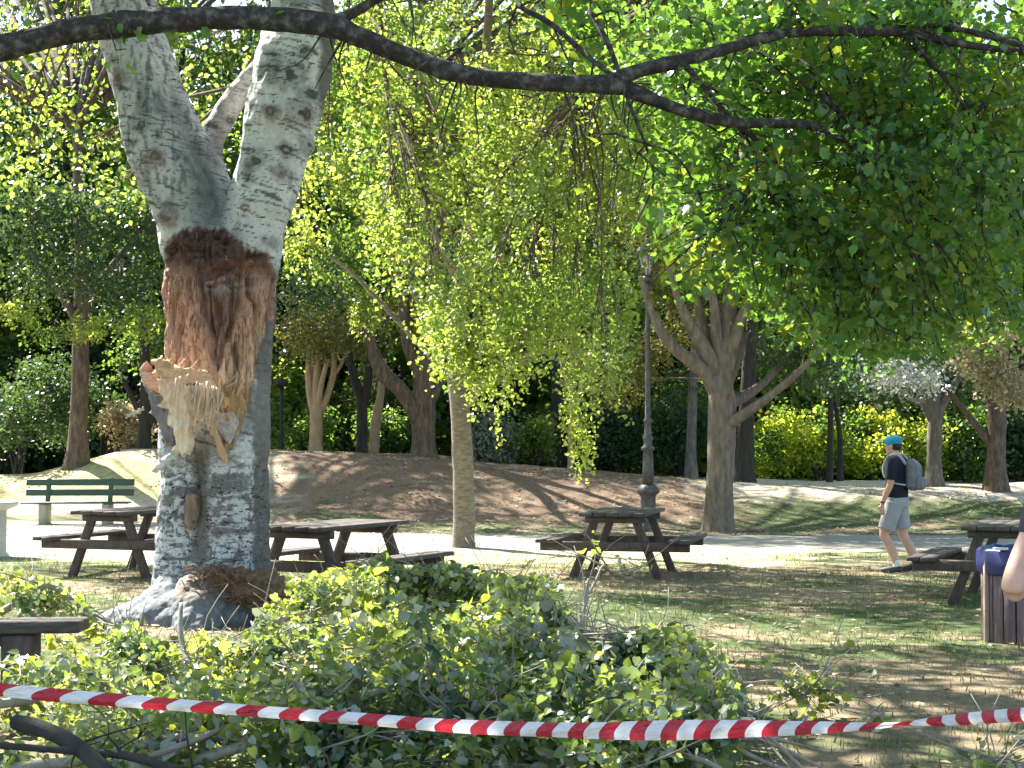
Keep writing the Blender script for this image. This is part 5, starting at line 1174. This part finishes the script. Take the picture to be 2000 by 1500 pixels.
def head(c, fwd, s=1.):
    left = np.cross([0, 0, 1], fwd); Rm = np.stack([fwd, left, [0, 0, 1]], 1)
    def e(p, r): return ell(np.asarray(c) + Rm @ (np.array(p) * s), np.array(r) * s, 14, 10, Rm)
    return [e((0, 0, .02), (.098, .076, .108)), e((.022, 0, -.055), (.068, .055, .062)), e((.055, 0, -.088), (.03, .032, .024)),
            tube([c + Rm @ (np.array([.092, 0, .015]) * s), c + Rm @ (np.array([.112, 0, -.02]) * s), c + Rm @ (np.array([.092, 0, -.034]) * s)], [.009, .014, .010], 7, 3),
            e((.085, 0, -.058), (.012, .022, .007)), e((.0, .078, -.005), (.018, .009, .03)), e((.0, -.078, -.005), (.018, .009, .03)), e((.085, 0, .03), (.012, .05, .008))], Rm

# --- walking man
mx_ = P(1752, 1120, 20.2); mb = ground(mx_[0], 20.2)
fw = np.array([-.86, .51, 0]); fw /= np.linalg.norm(fw); lf_ = np.cross([0, 0, 1], fw)
man = empty('person', mb, 'man walking away in navy t-shirt, pale grey shorts, blue cap and grey backpack', 'person')
def J(f, l, u): return mb + fw * f + lf_ * l + np.array([0, 0, u])
hc_ = J(.035, 0, 1.555)
hd, Rm = head(hc_, fw)
skin = hd + [tube([J(0, 0, 1.36), J(.01, 0, 1.44), J(.03, 0, 1.52)], [.075, .056, .056], 12, 3)]
# arms
skin += [tube([J(0, .185, 1.36), J(-.01, .225, 1.22), J(.0, .245, 1.08), J(.06, .25, .95), J(.10, .235, .85)], [.055, .05, .042, .036, .026], 12, 4)] + hand(J(.10, .235, .85), (.05 * fw + [0, 0, -1]), fw, .6)
skin += [tube([J(0, -.185, 1.36), J(.01, -.225, 1.22), J(.02, -.245, 1.09), J(.10, -.25, .97), J(.17, -.235, .88)], [.055, .05, .042, .036, .026], 12, 4)] + hand(J(.17, -.235, .88), (.15 * fw + [0, 0, -1]), fw, .6)
# legs
skin += [tube([J(0, .10, .88), J(.06, .105, .66), J(.12, .11, .48), J(.09, .11, .40), J(.02, .11, .26), J(-.03, .11, .10)], [.095, .082, .062, .055, .058, .036], 14, 4)]
skin += [tube([J(0, -.10, .88), J(-.03, -.10, .66), J(-.05, -.10, .48), J(-.08, -.10, .40), J(-.15, -.10, .27), J(-.19, -.10, .12)], [.095, .082, .062, .055, .058, .036], 14, 4)]
skin += [tube([J(0, 0, .86), J(0, 0, 1.1), J(0, 0, 1.36)], [.13, .12, .12], 14, 3)]
def pobj(n, g, vox, m, root, sm_=2):
    me = blob(g, vox, sm_); me.transform(Matrix.Translation(-root.location)); return obj(n, me, M[m], root)
pobj('body', skin, .0075, 'skin', man, 1)
def ov(g, sc_, ax, c):   # squash shapes along the facing axis
    return [((np.asarray(V) - np.outer((np.asarray(V) - c) @ ax, ax) * (1 - sc_)), Fa) for V, Fa in g]
tor = ov([tube([J(-.01, 0, .90), J(-.01, 0, 1.0), J(-.01, 0, 1.12), J(-.01, 0, 1.28), J(-.005, 0, 1.38), J(0, 0, 1.43)], [.175, .182, .18, .195, .165, .085], 20, 4)], .74, fw, J(0, 0, 1.1))
tor += [tube([J(0, .12, 1.375), J(0, .19, 1.35), J(-.005, .225, 1.24), J(0, .24, 1.14)], [.075, .08, .072, .07], 14, 4), tube([J(0, -.12, 1.375), J(0, -.19, 1.35), J(.005, -.225, 1.24), J(.01, -.24, 1.14)], [.075, .08, .072, .07], 14, 4)]
pobj('t_shirt', tor, .009, 'navy', man)
sh = ov([tube([J(0, 0, .93), J(0, 0, .86), J(0, 0, .80)], [.178, .19, .17], 18, 3)], .8, fw, J(0, 0, .9))
sh += [tube([J(0, .09, .86), J(.05, .105, .68), J(.09, .108, .56), J(.1, .11, .53)], [.115, .108, .104, .1], 16, 4), tube([J(0, -.09, .86), J(-.02, -.10, .68), J(-.04, -.10, .56), J(-.045, -.10, .53)], [.115, .108, .104, .1], 16, 4)]
pobj('shorts', sh, .010, 'shorts', man)
# shoes and socks
for l, f, pitch_ in ((.11, -.03, .0), (-.10, -.19, .45)):
    dz = .0 if pitch_ == 0 else .045
    s_ = [tube([J(f - .07, l, .045 + dz * 1.5), J(f, l, .055 + dz), J(f + .09, l, .042 + dz * .3), J(f + .19, l, .032)], [.036, .046, .044, .028], 12, 3)]
    pobj('shoe', s_, .008, 'shoe', man); pobj('sock', [tube([J(f, l, .08 + dz), J(f + .004, l, .125 + dz), J(f + .008, l, .165 + dz)], [.042, .041, .042], 12, 2)], .008, 'sock', man)
hr = [ell(hc_ + Rm @ np.array([-.022, 0, .015]), (.088, .082, .088), 16, 12, Rm)]
pobj('hair', hr, .008, 'hair', man)
cp_ = [ell(hc_ + Rm @ np.array([-.004, 0, .055]), (.112, .09, .085), 20, 12, Rm @ rot('Y', .06)), ell(hc_ + Rm @ np.array([.14, 0, .045]), (.075, .072, .009), 18, 8, Rm @ rot('Y', .12))]
me_ = blob(cp_, .006, 2); me_.transform(Matrix.Translation(-man.location)); cap = obj('cap', me_, M['cap'], man)
pobj('wristwatch', [tube([J(.092, .237, .885), J(.098, .236, .86)], [.034, .034], 12, 2)], .006, 'black', man)
# backpack, a thing of its own
bp0 = J(-.2, 0, 1.0); bk = empty('backpack', bp0, 'small grey canvas backpack worn on the back of the walking man', 'backpack')
bz = np.stack([fw, lf_, [0, 0, 1]], 1)
pobj('main_pouch', [box(J(-.215, -.01, 1.19), (.15, .29, .36), bz, .05), box(J(-.19, -.01, 1.33), (.12, .24, .14), bz, .05)], .011, 'pack', bk, 4)
pobj('front_pocket', [box(J(-.30, -.01, 1.10), (.09, .24, .17), bz, .035)], .011, 'pack', bk, 3)
for s in (1, -1):
    part('strap', [(V, Fa) for V, Fa in [tube([J(-.15, s * .09, 1.33), J(-.06, s * .10, 1.44), J(.03, s * .11, 1.435), J(.095, s * .12, 1.36), J(.115, s * .13, 1.25), J(.07, s * .155, 1.15), J(-.05, s * .19, 1.10), J(-.16, s * .14, 1.08)], [.02, .022, .022, .022, .02, .014, .012, .012], 8, 4)]], surf('strap_web', (.30, .31, .36), (.42, .43, .48), 20), bk, True)

# --- person at the right edge, bent elbow in view
pb = ground(2.02, 5.55); per_ = empty('person', pb, 'person at the right edge in a dark plum t-shirt, only the bent elbow showing', 'person')
fw = np.array([.25, .97, 0]); fw /= np.linalg.norm(fw); lf_ = np.cross([0, 0, 1], fw)
def J(f, l, u): return pb + fw * f + lf_ * l + np.array([0, 0, u])
hc_ = J(.04, 0, 1.53); hd, Rm = head(hc_, fw)
el = P(1978, 1158, 5.5); shd = P(2052, 985, 5.55); wr = P(2075, 1035, 5.85)
skin = hd + [tube([J(0, 0, 1.34), J(.01, 0, 1.42), J(.03, 0, 1.5)], [.075, .055, .055], 12, 3)]
skin += [tube([shd, shd * .5 + el * .5 + [-.012, 0, 0], el + [.006, 0, .03], el], [.052, .047, .043, .030], 16, 5), tube([el, el + (wr - el) * .25, el + (wr - el) * .6, wr], [.036, .046, .042, .028], 16, 5)] + hand(wr, wr - el, np.array([0, 0, 1.]), .8)
skin += [tube([J(0, -.18, 1.34), J(-.02, -.22, 1.2), J(-.02, -.235, 1.06), J(.10, -.2, 1.12), J(.22, -.12, 1.2)], [.055, .05, .04, .04, .027], 12, 4)] + hand(J(.22, -.12, 1.2), J(.22, -.12, 1.2) - J(.1, -.2, 1.12), np.array([0, 0, 1.]), .8)
skin += [tube([J(0, 0, .86), J(0, 0, 1.1), J(0, 0, 1.34)], [.12, .115, .11], 14, 3)]
pobj('body', skin, .0065, 'skin', per_, 2)
tor = ov([tube([J(-.01, 0, .88), J(-.01, 0, 1.0), J(-.01, 0, 1.12), J(-.01, 0, 1.26), J(-.005, 0, 1.36), J(0, 0, 1.41)], [.165, .165, .165, .18, .155, .08], 20, 4)], .72, fw, J(0, 0, 1.1))
tor += [tube([J(0, .1, 1.35), shd + [0, 0, .02], shd * .62 + el * .38], [.07, .074, .064], 14, 4), tube([J(0, -.12, 1.355), J(0, -.18, 1.33), J(-.02, -.22, 1.2)], [.07, .074, .066], 14, 4)]
pobj('t_shirt', tor, .009, 'plum', per_)
tr_ = ov([tube([J(0, 0, .93), J(0, 0, .86), J(0, 0, .78)], [.165, .178, .16], 18, 3)], .8, fw, J(0, 0, .9)) + [tube([J(0, s * .09, .86), J(.01, s * .1, .5), J(0, s * .1, .09)], [.105, .08, .062], 14, 4) for s in (1, -1)]
pobj('trousers', tr_, .011, 'denim', per_)
for s in (1, -1): pobj('shoe', [tube([J(-.07, s * .1, .045), J(0, s * .1, .055), J(.1, s * .1, .042), J(.19, s * .1, .032)], [.036, .046, .044, .028], 12, 3)], .008, 'shoe', per_)
pobj('hair', [ell(hc_ + Rm @ np.array([-.02, 0, .025]), (.10, .09, .10), 16, 12, Rm), ell(hc_ + Rm @ np.array([-.05, 0, -.06]), (.06, .075, .08), 14, 10, Rm)], .008, 'brownhair', per_)
